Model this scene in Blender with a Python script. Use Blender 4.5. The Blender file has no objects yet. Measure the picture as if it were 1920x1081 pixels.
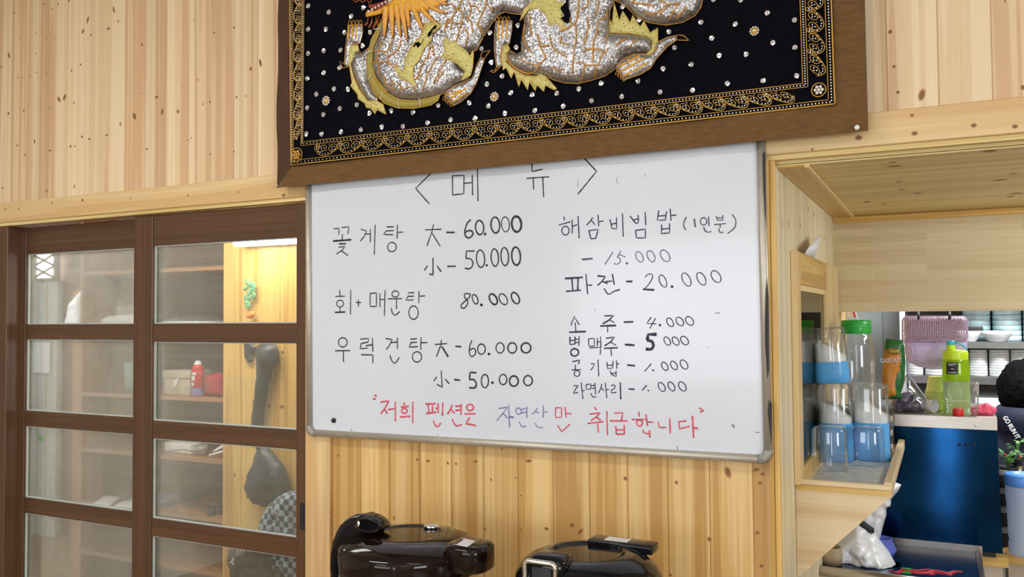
import bpy, bmesh, math, random
from mathutils import Vector, Matrix, noise
from mathutils.geometry import delaunay_2d_cdt
random.seed(7)
SC = bpy.context.scene
COL = SC.collection
PI = math.pi

# ------------------------------------------------------------------ camera
YAW, PITCH, ROLL, FPX, EYE = 0.4624689, -0.03364544, -0.00732304, 1611.55, 1.6
_ca, _sa, _cb, _sb, _cc, _sc = (math.cos(YAW), math.sin(YAW), math.cos(PITCH), math.sin(PITCH), math.cos(ROLL), math.sin(ROLL))
M3 = Matrix(((_cc, -_sc, 0), (_sc, _cc, 0), (0, 0, 1))) @ Matrix(((1, 0, 0), (0, _cb, -_sb), (0, _sb, _cb))) @ Matrix(((_ca, 0, _sa), (0, 1, 0), (-_sa, 0, _ca)))
MT = M3.transposed()
def ray(x, y):
    d = MT @ Vector(((x - 960) / FPX, (y - 540.5) / FPX, 1))
    return Vector((d.x, d.z, -d.y))
O = Vector((0, 0, EYE))
def at(x, y, Y):
    d = ray(x, y); return O + d * (Y / d.y)
def atX(x, y, X):
    d = ray(x, y); return O + d * (X / d.x)
def atZ(x, y, Z):
    d = ray(x, y); return O + d * ((Z - EYE) / d.z)
def dep(p):
    q = M3 @ Vector((p.x, -(p.z - EYE), p.y)); return q.z
def wvec(cx, cy, cz):
    d = MT @ Vector((cx, cy, cz)); return Vector((d.x, d.z, -d.y))
cam = bpy.data.cameras.new('camera'); camo = bpy.data.objects.new('camera', cam); COL.objects.link(camo)
rx, uy, bz = wvec(1, 0, 0), wvec(0, -1, 0), wvec(0, 0, -1)
camo.matrix_world = Matrix(((rx.x, uy.x, bz.x, 0), (rx.y, uy.y, bz.y, 0), (rx.z, uy.z, bz.z, EYE), (0, 0, 0, 1)))
cam.sensor_fit = 'HORIZONTAL'; cam.sensor_width = 36; cam.lens = FPX / 1920 * 36
cam.clip_start = 0.05; cam.clip_end = 100
SC.camera = camo

# ------------------------------------------------------------------ view, world, lights
vs = SC.view_settings
SC.display_settings.display_device = 'sRGB'
vs.view_transform = 'Standard'; vs.look = 'None'; vs.gamma = 1; vs.use_curve_mapping = False
vs.exposure = -0.22
W = bpy.data.worlds.new('daylight'); SC.world = W; W.use_nodes = True
_bg = W.node_tree.nodes['Background']; _bg.inputs[0].default_value = (0.86, 0.93, 1, 1); _bg.inputs[1].default_value = 2.2
def area(name, loc, rot, sx, sy, power, col=(1, 1, 1), portal=False):
    L = bpy.data.lights.new(name, 'AREA'); L.shape = 'RECTANGLE'; L.size = sx; L.size_y = sy; L.energy = power; L.color = col
    o = bpy.data.objects.new(name, L); o.location = loc; o.rotation_euler = rot; COL.objects.link(o)
    if portal: L.cycles.is_portal = True
    return o
CEIL = 2.95
LAMPS = [(-1.9, 0.2), (0.35, 0.2), (-1.9, -2.2), (0.9, -2.2)]
for _i, (_x, _y) in enumerate(LAMPS):
    area('ceiling_light_source', (_x, _y, CEIL - 0.07), (0, 0, 0), 1.1, 0.28, (23, 1.5, 22, 4)[_i], (0.95, 0.97, 1))
area('kitchen_light_source', (0.6, 3.75, 2.33), (0.25, 0, 0), 1.1, 0.25, 52, (0.93, 0.97, 1))
area('storage_light_source', (-2.7, 2.45, 2.4), (0, 0, 0), 0.9, 0.3, 26, (1, 0.98, 0.95))
area('store_fill_light', (-5.0, 3.2, 2.4), (0, 0, 0), 0.9, 0.3, 30, (1, 0.98, 0.95))  # unseen fill light, added to brighten the left of the store room
area('alcove_light_source', (0.72, 2.5, 1.9), (0, 0.6, 0), 0.16, 0.6, 9.5, (0.90, 1, 0.98))
area('window_daylight', (-1.9, -3.97, 1.65), (PI / 2, 0, 0), 2.6, 1.3, 52, (0.88, 0.94, 1))
area('side_fill_light', (3.17, -1.9, 1.65), (PI / 2, 0, PI / 2), 2.4, 1.3, 115, (0.90, 0.95, 1))  # unseen light added on the right to brighten alcove and hatch header
area('film_streak_light', (0.02, -3.97, 1.2), (PI / 2, 0, 0), 0.20, 2.0, 11, (0.90, 0.95, 1))  # unseen upright light, placed to give the blue film its bright streak

# ------------------------------------------------------------------ materials
MAT = {}
def newmat(name):
    m = bpy.data.materials.new(name); m.use_nodes = True; MAT[name] = m
    nt = m.node_tree; return m, nt, nt.nodes['Principled BSDF'], nt.nodes['Material Output']
def N(nt, t, **kw):
    n = nt.nodes.new(t)
    for k, v in kw.items(): setattr(n, k, v)
    return n
def noise_node(nt, vec, scale, detail=3, rough=0.5):
    n = N(nt, 'ShaderNodeTexNoise'); n.inputs['Scale'].default_value = scale; n.inputs['Detail'].default_value = detail; n.inputs['Roughness'].default_value = rough
    if vec is not None: nt.links.new(vec, n.inputs['Vector'])
    return n
def ramp(nt, fac, stops):
    r = N(nt, 'ShaderNodeValToRGB')
    while len(r.color_ramp.elements) < len(stops): r.color_ramp.elements.new(0.5)
    for e, (p, c) in zip(r.color_ramp.elements, stops):
        e.position = p; e.color = (c[0], c[1], c[2], 1)
    nt.links.new(fac, r.inputs[0]); return r
def objco(nt, scale=(1, 1, 1)):
    tc = N(nt, 'ShaderNodeTexCoord'); mp = N(nt, 'ShaderNodeMapping'); mp.inputs['Scale'].default_value = scale
    nt.links.new(tc.outputs['Object'], mp.inputs['Vector']); return mp.outputs[0]
def plain(name, col, rough=0.5, metal=0.0, var=0.08, scale=30, bump=0.0, coat=0.0, spec=0.5, bscale=None, stretch=(1, 1, 1), **kw):
    """one colour with a light procedural mottle and optional bump"""
    m, nt, b, out = newmat(name)
    co = objco(nt, stretch)
    n = noise_node(nt, co, scale, 4)
    c0 = [max(0, c * (1 - var)) for c in col]; c1 = [min(1, c * (1 + var)) for c in col]
    r = ramp(nt, n.outputs[0], [(0.3, c0), (0.7, c1)])
    nt.links.new(r.outputs[0], b.inputs['Base Color'])
    b.inputs['Roughness'].default_value = rough; b.inputs['Metallic'].default_value = metal
    b.inputs['Specular IOR Level'].default_value = spec
    if coat: b.inputs['Coat Weight'].default_value = coat; b.inputs['Coat Roughness'].default_value = 0.03
    for k, v in kw.items(): b.inputs[k].default_value = v
    if bump:
        n2 = noise_node(nt, co, bscale or scale * 3, 3)
        bp = N(nt, 'ShaderNodeBump'); bp.inputs['Strength'].default_value = bump; bp.inputs['Distance'].default_value = 0.002
        nt.links.new(n2.outputs[0], bp.inputs['Height']); nt.links.new(bp.outputs[0], b.inputs['Normal'])
    return m
def pine(name, pale, mid, tan, rough=0.45, fu=34.0, fv=0.5, coat=0.15):
    """boards: uv = metres across / along the grain, attribute rnd = per board"""
    m, nt, b, out = newmat(name)
    uv = N(nt, 'ShaderNodeUVMap'); at_ = N(nt, 'ShaderNodeAttribute', attribute_name='rnd')
    sep = N(nt, 'ShaderNodeSeparateXYZ'); nt.links.new(uv.outputs[0], sep.inputs[0])
    def vec(su, sv, off):
        a = N(nt, 'ShaderNodeMath', operation='MULTIPLY'); a.inputs[1].default_value = su; nt.links.new(sep.outputs[0], a.inputs[0])
        c = N(nt, 'ShaderNodeMath', operation='MULTIPLY'); c.inputs[1].default_value = sv; nt.links.new(sep.outputs[1], c.inputs[0])
        d = N(nt, 'ShaderNodeMath', operation='MULTIPLY'); d.inputs[1].default_value = off; nt.links.new(at_.outputs['Fac'], d.inputs[0])
        k = N(nt, 'ShaderNodeCombineXYZ'); nt.links.new(a.outputs[0], k.inputs[0]); nt.links.new(c.outputs[0], k.inputs[1]); nt.links.new(d.outputs[0], k.inputs[2])
        return k.outputs[0]
    n1 = noise_node(nt, vec(fu, fv, 60), 1.0, 2, 0.5)
    n1.inputs['Distortion'].default_value = 0.25
    r1 = ramp(nt, n1.outputs[0], [(0.34, mid), (0.40, pale), (0.46, pale), (0.48, mid), (0.53, mid), (0.555, tan), (0.62, tan), (0.66, mid)])
    n2 = noise_node(nt, vec(420, 5, 31), 1.0, 3, 0.6)
    r2 = ramp(nt, n2.outputs[0], [(0.25, (0.93, 0.89, 0.83)), (0.6, (1, 1, 1))])
    mx = N(nt, 'ShaderNodeMix', data_type='RGBA', blend_type='MULTIPLY'); mx.inputs['Factor'].default_value = 0.75
    nt.links.new(r1.outputs[0], mx.inputs['A']); nt.links.new(r2.outputs[0], mx.inputs['B'])
    hsv = N(nt, 'ShaderNodeHueSaturation')
    mr = N(nt, 'ShaderNodeMapRange'); mr.inputs['To Min'].default_value = 0.92; mr.inputs['To Max'].default_value = 1.06
    nt.links.new(at_.outputs['Fac'], mr.inputs[0]); nt.links.new(mr.outputs[0], hsv.inputs['Value']); nt.links.new(mx.outputs['Result'], hsv.inputs['Color'])
    nt.links.new(hsv.outputs[0], b.inputs['Base Color'])
    b.inputs['Roughness'].default_value = rough
    b.inputs['Coat Weight'].default_value = coat; b.inputs['Coat Roughness'].default_value = 0.25
    bp = N(nt, 'ShaderNodeBump'); bp.inputs['Strength'].default_value = 0.12; bp.inputs['Distance'].default_value = 0.001
    nt.links.new(n2.outputs[0], bp.inputs['Height']); nt.links.new(bp.outputs[0], b.inputs['Normal'])
    return m
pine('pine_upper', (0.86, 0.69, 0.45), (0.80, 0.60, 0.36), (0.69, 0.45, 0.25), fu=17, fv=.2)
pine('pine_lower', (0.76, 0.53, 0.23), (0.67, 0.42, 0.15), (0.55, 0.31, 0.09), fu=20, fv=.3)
pine('pine_trim', (0.80, 0.60, 0.31), (0.76, 0.54, 0.26), (0.70, 0.46, 0.20), fu=14)
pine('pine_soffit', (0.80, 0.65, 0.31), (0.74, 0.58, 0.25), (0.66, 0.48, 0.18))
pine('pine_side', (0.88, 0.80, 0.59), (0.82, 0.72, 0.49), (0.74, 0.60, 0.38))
pine('pine_golden', (0.72, 0.48, 0.15), (0.66, 0.41, 0.11), (0.55, 0.31, 0.07), fu=20)
pine('door_brown', (0.115, 0.052, 0.020), (0.10, 0.044, 0.017), (0.082, 0.034, 0.013), rough=0.38, fu=50)
pine('shelf_wood', (0.42, 0.20, 0.08), (0.36, 0.165, 0.065), (0.30, 0.13, 0.05), fu=20)
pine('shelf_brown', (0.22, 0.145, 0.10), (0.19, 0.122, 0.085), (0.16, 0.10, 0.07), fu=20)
pine('tray_wood', (0.78, 0.63, 0.40), (0.74, 0.58, 0.35), (0.68, 0.50, 0.29), fu=16, coat=0.05)
# finger-jointed laminated pine
m, nt, b, out = newmat('laminated_pine')
uv = N(nt, 'ShaderNodeUVMap')
br = N(nt, 'ShaderNodeTexBrick'); br.inputs['Scale'].default_value = 1; br.inputs['Brick Width'].default_value = 0.42; br.inputs['Row Height'].default_value = 0.0245
br.inputs['Mortar Size'].default_value = 0.0; br.inputs['Color1'].default_value = (0.68, 0.57, 0.36, 1); br.inputs['Color2'].default_value = (0.58, 0.44, 0.26, 1); br.offset = 0.37; br.inputs['Bias'].default_value = -0.1
nt.links.new(uv.outputs[0], br.inputs['Vector'])
mp = N(nt, 'ShaderNodeMapping'); mp.inputs['Scale'].default_value = (6, 160, 1); nt.links.new(uv.outputs[0], mp.inputs['Vector'])
n = noise_node(nt, mp.outputs[0], 1, 3); r = ramp(nt, n.outputs[0], [(0.3, (0.9, 0.87, 0.82)), (0.65, (1, 1, 1))])
mx = N(nt, 'ShaderNodeMix', data_type='RGBA', blend_type='MULTIPLY'); mx.inputs['Factor'].default_value = 0.9
nt.links.new(br.outputs[0], mx.inputs['A']); nt.links.new(r.outputs[0], mx.inputs['B']); nt.links.new(mx.outputs['Result'], b.inputs['Base Color'])
b.inputs['Roughness'].default_value = 0.4
# knots: uv.x = 0 centre .. 1 rim
m, nt, b, out = newmat('knot')
uv = N(nt, 'ShaderNodeUVMap'); sp = N(nt, 'ShaderNodeSeparateXYZ'); nt.links.new(uv.outputs[0], sp.inputs[0])
r = ramp(nt, sp.outputs[0], [(0.0, (0.17, 0.06, 0.015)), (0.5, (0.30, 0.125, 0.035)), (1, (0.50, 0.26, 0.09))])
nt.links.new(r.outputs[0], b.inputs['Base Color']); b.inputs['Roughness'].default_value = 0.5
tr = N(nt, 'ShaderNodeBsdfTransparent'); ms = N(nt, 'ShaderNodeMixShader')
mr = N(nt, 'ShaderNodeMapRange'); mr.inputs['From Min'].default_value = 0.35; mr.inputs['From Max'].default_value = 1; nt.links.new(sp.outputs[0], mr.inputs[0])
nt.links.new(mr.outputs[0], ms.inputs[0]); nt.links.new(b.outputs[0], ms.inputs[1]); nt.links.new(tr.outputs[0], ms.inputs[2]); nt.links.new(ms.outputs[0], out.inputs[0])

def clear(name, tint, refl=0.12, rough=0.03, dust=0.0, dustcol=(0.8, 0.82, 0.8), dscale=6.0, tl=0.5, dmin=0.3):
    """thin clear sheet: transparent + fresnel gloss + a film of dust"""
    m, nt, b, out = newmat(name)
    nt.nodes.remove(b)
    tr = N(nt, 'ShaderNodeBsdfTransparent'); tr.inputs[0].default_value = (*tint, 1)
    gl = N(nt, 'ShaderNodeBsdfGlossy'); gl.inputs['Roughness'].default_value = rough; gl.inputs[0].default_value = (1, 1, 1, 1)
    lw = N(nt, 'ShaderNodeLayerWeight'); lw.inputs[0].default_value = 0.25
    ma = N(nt, 'ShaderNodeMath', operation='MULTIPLY_ADD'); ma.inputs[1].default_value = 0.7; ma.inputs[2].default_value = refl * 0.5; ma.use_clamp = True
    nt.links.new(lw.outputs['Fresnel'], ma.inputs[0])
    mx = N(nt, 'ShaderNodeMixShader'); nt.links.new(ma.outputs[0], mx.inputs[0]); nt.links.new(tr.outputs[0], mx.inputs[1]); nt.links.new(gl.outputs[0], mx.inputs[2])
    last = mx
    if dust:
        df = N(nt, 'ShaderNodeBsdfDiffuse'); df.inputs[0].default_value = (*dustcol, 1)
        ts = N(nt, 'ShaderNodeBsdfTranslucent'); ts.inputs[0].default_value = (*dustcol, 1)
        m1 = N(nt, 'ShaderNodeMixShader'); m1.inputs[0].default_value = tl; nt.links.new(df.outputs[0], m1.inputs[1]); nt.links.new(ts.outputs[0], m1.inputs[2])
        co = objco(nt, (1, 1, 0.7)); n = noise_node(nt, co, dscale, 6, 0.62)
        n2 = noise_node(nt, co, dscale * 14, 3, 0.7)
        a2 = N(nt, 'ShaderNodeMath', operation='MULTIPLY'); nt.links.new(n.outputs[0], a2.inputs[0]); nt.links.new(n2.outputs[0], a2.inputs[1])
        mr = N(nt, 'ShaderNodeMapRange'); mr.inputs['From Min'].default_value = 0.12; mr.inputs['From Max'].default_value = 0.42; mr.inputs['To Min'].default_value = dust * dmin; mr.inputs['To Max'].default_value = dust
        nt.links.new(a2.outputs[0], mr.inputs[0])
        m2 = N(nt, 'ShaderNodeMixShader'); nt.links.new(mr.outputs[0], m2.inputs[0]); nt.links.new(mx.outputs[0], m2.inputs[1]); nt.links.new(m1.outputs[0], m2.inputs[2]); last = m2
    nt.links.new(last.outputs[0], out.inputs[0]); return m
clear('door_glass', (0.95, 0.98, 0.96), 0.06, 0.02, dust=0.085, dustcol=(0.82, 0.87, 0.85), tl=0.8)
clear('window_glass', (0.36, 0.38, 0.26), 0.1, 0.04)
clear('clear_plastic', (0.95, 0.965, 0.975), 0.12, 0.05, dust=0.08, tl=0.5, dscale=3)
clear('clear_sheet', (0.92, 0.93, 0.94), 0.04, 0.3, tl=0.1, dust=0.85, dscale=3)
clear('bag_plastic', (0.84, 0.86, 0.90), 0.2, 0.12, dust=0.12, tl=0.4, dscale=8)
clear('cloudy_plastic', (0.62, 0.68, 0.80), 0.1, 0.2, dust=0.9, dustcol=(0.66, 0.74, 0.88), tl=0.5, dscale=1, dmin=0.9)
clear('lime_plastic', (0.52, 0.72, 0.02), 0.14, 0.05, dust=0.55, dustcol=(0.55, 0.75, 0.03), tl=0.6, dscale=1, dmin=0.9)

plain('whiteboard_enamel', (0.665, 0.70, 0.76), 0.22, var=0.015, scale=3, spec=0.5, coat=0.2)
plain('aluminium', (0.56, 0.52, 0.44), 0.48, 0.6, var=0.05, scale=40)
plain('cap_grey', (0.30, 0.29, 0.26), 0.45, 0.2)
plain('ink_black', (0.012, 0.012, 0.022), 0.45)
plain('ink_navy', (0.02, 0.02, 0.06), 0.45)
plain('ink_faint', (0.10, 0.10, 0.14), 0.5, var=0.35, scale=90)
plain('ink_red', (0.72, 0.10, 0.14), 0.5, var=0.3, scale=120)
plain('ink_purple', (0.22, 0.18, 0.42), 0.5, var=0.4, scale=100)
plain('black_rubber', (0.012, 0.012, 0.016), 0.55)
plain('white_plastic', (0.80, 0.80, 0.80), 0.35)
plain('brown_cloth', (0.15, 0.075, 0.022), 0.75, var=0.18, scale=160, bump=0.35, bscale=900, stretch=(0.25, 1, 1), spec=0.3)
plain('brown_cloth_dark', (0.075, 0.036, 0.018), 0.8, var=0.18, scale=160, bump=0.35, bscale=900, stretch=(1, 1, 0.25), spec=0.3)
plain('velvet', (0.0025, 0.0025, 0.005), 0.95, var=0.4, scale=60, spec=0.1)
plain('gold_cord', (0.62, 0.29, 0.045), 0.45, 0.1, var=0.15, scale=300)
plain('gold_braid', (0.60, 0.34, 0.05), 0.4, 0.25, var=0.2, scale=400)
plain('gold_satin', (0.80, 0.40, 0.025), 0.38, var=0.14, scale=200)
plain('olive_satin', (0.36, 0.28, 0.045), 0.45, var=0.15, scale=200, bump=0.3)
plain('orange_cord', (0.52, 0.15, 0.03), 0.5, var=0.15)
plain('red_satin', (0.28, 0.015, 0.02), 0.45)
plain('tooth_white', (0.82, 0.80, 0.78), 0.3)
plain('pearl', (0.83, 0.79, 0.72), 0.2, 0.2, coat=0.5)
plain('silver_bead', (0.80, 0.79, 0.80), 0.14, 0.75)
def sequin(name, c0, c1, scale=380, rough=0.16, metal=0.85, tilt=0.55, dots=None):
    """overlapping sequins: every voronoi cell is a small disc lying at its own tilt"""
    m, nt, b, out = newmat(name)
    co = objco(nt)
    v = N(nt, 'ShaderNodeTexVoronoi'); v.inputs['Scale'].default_value = scale; nt.links.new(co, v.inputs['Vector'])
    sp = N(nt, 'ShaderNodeSeparateXYZ'); nt.links.new(v.outputs['Color'], sp.inputs[0])
    n = noise_node(nt, co, 22, 3)
    ad = N(nt, 'ShaderNodeMath', operation='MULTIPLY_ADD'); ad.inputs[1].default_value = 0.5; nt.links.new(sp.outputs[0], ad.inputs[0]); nt.links.new(n.outputs[0], ad.inputs[2])
    r = ramp(nt, ad.outputs[0], [(0.35, c0), (0.95, c1)])
    src = r.outputs[0]
    if dots:
        v2 = N(nt, 'ShaderNodeTexVoronoi'); v2.inputs['Scale'].default_value = dots; nt.links.new(co, v2.inputs['Vector'])
        r2 = ramp(nt, v2.outputs['Distance'], [(0.16, (0.05, 0.09, 0.03)), (0.26, (1, 1, 1))])
        mx = N(nt, 'ShaderNodeMix', data_type='RGBA', blend_type='MULTIPLY'); mx.inputs['Factor'].default_value = 1
        nt.links.new(src, mx.inputs['A']); nt.links.new(r2.outputs[0], mx.inputs['B']); src = mx.outputs['Result']
    nt.links.new(src, b.inputs['Base Color']); b.inputs['Roughness'].default_value = rough; b.inputs['Metallic'].default_value = metal
    if tilt:
        sb = N(nt, 'ShaderNodeVectorMath', operation='SUBTRACT'); sb.inputs[1].default_value = (0.5, 0.5, 0.5); nt.links.new(v.outputs['Color'], sb.inputs[0])
        sm = N(nt, 'ShaderNodeVectorMath', operation='SCALE'); sm.inputs['Scale'].default_value = tilt; nt.links.new(sb.outputs[0], sm.inputs[0])
        g = N(nt, 'ShaderNodeNewGeometry'); aa = N(nt, 'ShaderNodeVectorMath', operation='ADD'); nt.links.new(g.outputs['Normal'], aa.inputs[0]); nt.links.new(sm.outputs[0], aa.inputs[1])
        nn = N(nt, 'ShaderNodeVectorMath', operation='NORMALIZE'); nt.links.new(aa.outputs[0], nn.inputs[0]); nt.links.new(nn.outputs[0], b.inputs['Normal'])
    return m
sequin('silver_sequin', (0.25, 0.24, 0.232), (0.50, 0.49, 0.49), scale=330, rough=0.30, tilt=0.42)
sequin('silver_thread', (0.50, 0.48, 0.46), (0.78, 0.77, 0.76), scale=600, rough=0.3, tilt=0.35)
sequin('yellow_fin', (0.50, 0.42, 0.10), (0.66, 0.58, 0.20), scale=300, rough=0.5, metal=0.1, tilt=0.15, dots=150)
plain('cooker_black', (0.010, 0.005, 0.004), 0.08, spec=0.3, var=0.1)
plain('cooker_jet', (0.006, 0.006, 0.008), 0.08, spec=0.3, var=0.1)
plain('chrome', (0.80, 0.78, 0.76), 0.08, 1.0, var=0.02)
plain('brushed_steel', (0.56, 0.53, 0.49), 0.28, 0.95, var=0.08, scale=20, stretch=(1, 1, 12))
plain('shelf_steel', (0.24, 0.24, 0.24), 0.4, 0.7)
plain('sticker', (0.74, 0.72, 0.72), 0.5)
plain('blue_plastic', (0.10, 0.40, 0.82), 0.35)
plain('lid_blue', (0.10, 0.32, 0.85), 0.35)
plain('green_plastic', (0.02, 0.40, 0.05), 0.3)
plain('lime_lid', (0.58, 0.80, 0.02), 0.3)
plain('teal_plastic', (0.03, 0.42, 0.62), 0.35)
plain('lime_paper', (0.72, 0.80, 0.28), 0.6)
plain('ceramic_white', (0.80, 0.81, 0.82), 0.2)
plain('ceramic_blue', (0.62, 0.80, 0.86), 0.2)
plain('red_plastic', (0.62, 0.02, 0.02), 0.4)
plain('pink_cloth', (0.82, 0.10, 0.18), 0.7, bump=0.3)
plain('orange_pack', (0.55, 0.20, 0.015), 0.3, var=0.15, scale=60)
plain('green_pack', (0.015, 0.13, 0.03), 0.3, var=0.3, scale=40)
plain('gold_pack', (0.35, 0.24, 0.05), 0.35, 0.3)
plain('purple_fruit', (0.05, 0.016, 0.11), 0.25, var=0.5, scale=40)
plain('grey_wall', (0.50, 0.53, 0.53), 0.5, var=0.04, scale=4)
plain('white_paint', (0.78, 0.79, 0.80), 0.45)
plain('dark_steel', (0.06, 0.055, 0.055), 0.4, 0.5)
plain('white_counter', (0.74, 0.76, 0.77), 0.25)
plain('hair_black', (0.002, 0.002, 0.0025), 0.9, spec=0.15, bump=0.5, scale=60)
plain('skin', (0.62, 0.40, 0.28), 0.5)
plain('navy_fleece', (0.006, 0.008, 0.030), 0.8, var=0.25, scale=18, bump=0.3)
plain('dark_trousers', (0.02, 0.02, 0.025), 0.8)
plain('leaf_green', (0.10, 0.30, 0.04), 0.5, var=0.5, scale=60)
plain('beige_card', (0.52, 0.47, 0.38), 0.7)
plain('paper_white', (0.78, 0.79, 0.82), 0.7)
plain('paper_blue', (0.32, 0.48, 0.86), 0.6)
plain('book_black', (0.02, 0.022, 0.03), 0.5)
plain('bag_black', (0.035, 0.036, 0.040), 0.42, var=0.3, scale=25, bump=0.6, bscale=40)
plain('red_cloth', (0.42, 0.03, 0.05), 0.7)
plain('blue_ink', (0.08, 0.08, 0.35), 0.5)
plain('twig', (0.20, 0.17, 0.09), 0.8)
plain('teal_cup', (0.22, 0.42, 0.42), 0.5)
plain('orange_toy', (0.85, 0.28, 0.05), 0.5)
plain('leaf_toy', (0.16, 0.40, 0.20), 0.6)
plain('brown_wall', (0.20, 0.105, 0.075), 0.6, var=0.2, scale=12)
plain('door_grey', (0.50, 0.54, 0.51), 0.5)
plain('lavender', (0.56, 0.46, 0.74), 0.4)
plain('floor_vinyl', (0.30, 0.20, 0.11), 0.35, var=0.2, scale=6)
plain('ceiling_paint', (0.74, 0.72, 0.68), 0.8)
plain('room_wall', (0.60, 0.52, 0.42), 0.7)
plain('bag_white', (0.86, 0.87, 0.91), 0.3, var=0.05, bump=0.5, bscale=60, coat=0.3)
plain('kraft', (0.50, 0.38, 0.24), 0.7)
plain('red_net', (0.55, 0.03, 0.05), 0.5)
plain('blue_basin', (0.16, 0.20, 0.72), 0.35)
plain('gold_edge', (0.60, 0.36, 0.12), 0.5)
# blue protective film on steel
m = plain('blue_film', (0.0032, 0.034, 0.105), 0.13, 0.95, var=0.35, scale=5)
_b = m.node_tree.nodes['Principled BSDF']; _b.inputs['Anisotropic'].default_value = 1.0; _b.inputs['Anisotropic Rotation'].default_value = 0.25
_t = N(m.node_tree, 'ShaderNodeTangent', direction_type='RADIAL', axis='Z'); m.node_tree.links.new(_t.outputs[0], _b.inputs['Tangent'])
plain('deck_film', (0.003, 0.026, 0.085), 0.25, 0.55, var=0.3, scale=6, spec=0.25)
m, nt, b, out = newmat('check_cloth')
co = objco(nt); ck = N(nt, 'ShaderNodeTexChecker'); ck.inputs['Scale'].default_value = 42
ck.inputs[1].default_value = (0.26, 0.34, 0.40, 1); ck.inputs[2].default_value = (0.03, 0.035, 0.05, 1); nt.links.new(co, ck.inputs[0]); nt.links.new(ck.outputs[0], b.inputs[0]); b.inputs['Roughness'].default_value = 0.6
# perforated lilac basket wall: rows of small slots are left open
m, nt, b, out = newmat('lavender_mesh')
b.inputs['Base Color'].default_value = (0.42, 0.27, 0.38, 1); b.inputs['Roughness'].default_value = 0.4
uv = N(nt, 'ShaderNodeUVMap'); v = N(nt, 'ShaderNodeTexVoronoi'); v.voronoi_dimensions = '2D'; v.inputs['Scale'].default_value = 1; v.inputs['Randomness'].default_value = 0.25
nt.links.new(uv.outputs[0], v.inputs['Vector'])
lt = N(nt, 'ShaderNodeMath', operation='LESS_THAN'); lt.inputs[1].default_value = 0.27; nt.links.new(v.outputs['Distance'], lt.inputs[0])
tr = N(nt, 'ShaderNodeBsdfTransparent'); ms = N(nt, 'ShaderNodeMixShader')
nt.links.new(lt.outputs[0], ms.inputs[0]); nt.links.new(b.outputs[0], ms.inputs[1]); nt.links.new(tr.outputs[0], ms.inputs[2]); nt.links.new(ms.outputs[0], out.inputs[0])
def glow(name, col, s):
    m, nt, b, out = newmat(name); b.inputs['Emission Color'].default_value = (*col, 1); b.inputs['Emission Strength'].default_value = s; b.inputs['Base Color'].default_value = (*col, 1)
glow('lamp_and_pane_glow', (1, 0.98, 0.94), 6.0)
glow('tube_diffuser', (1, 0.99, 0.96), 34.0)

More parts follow.
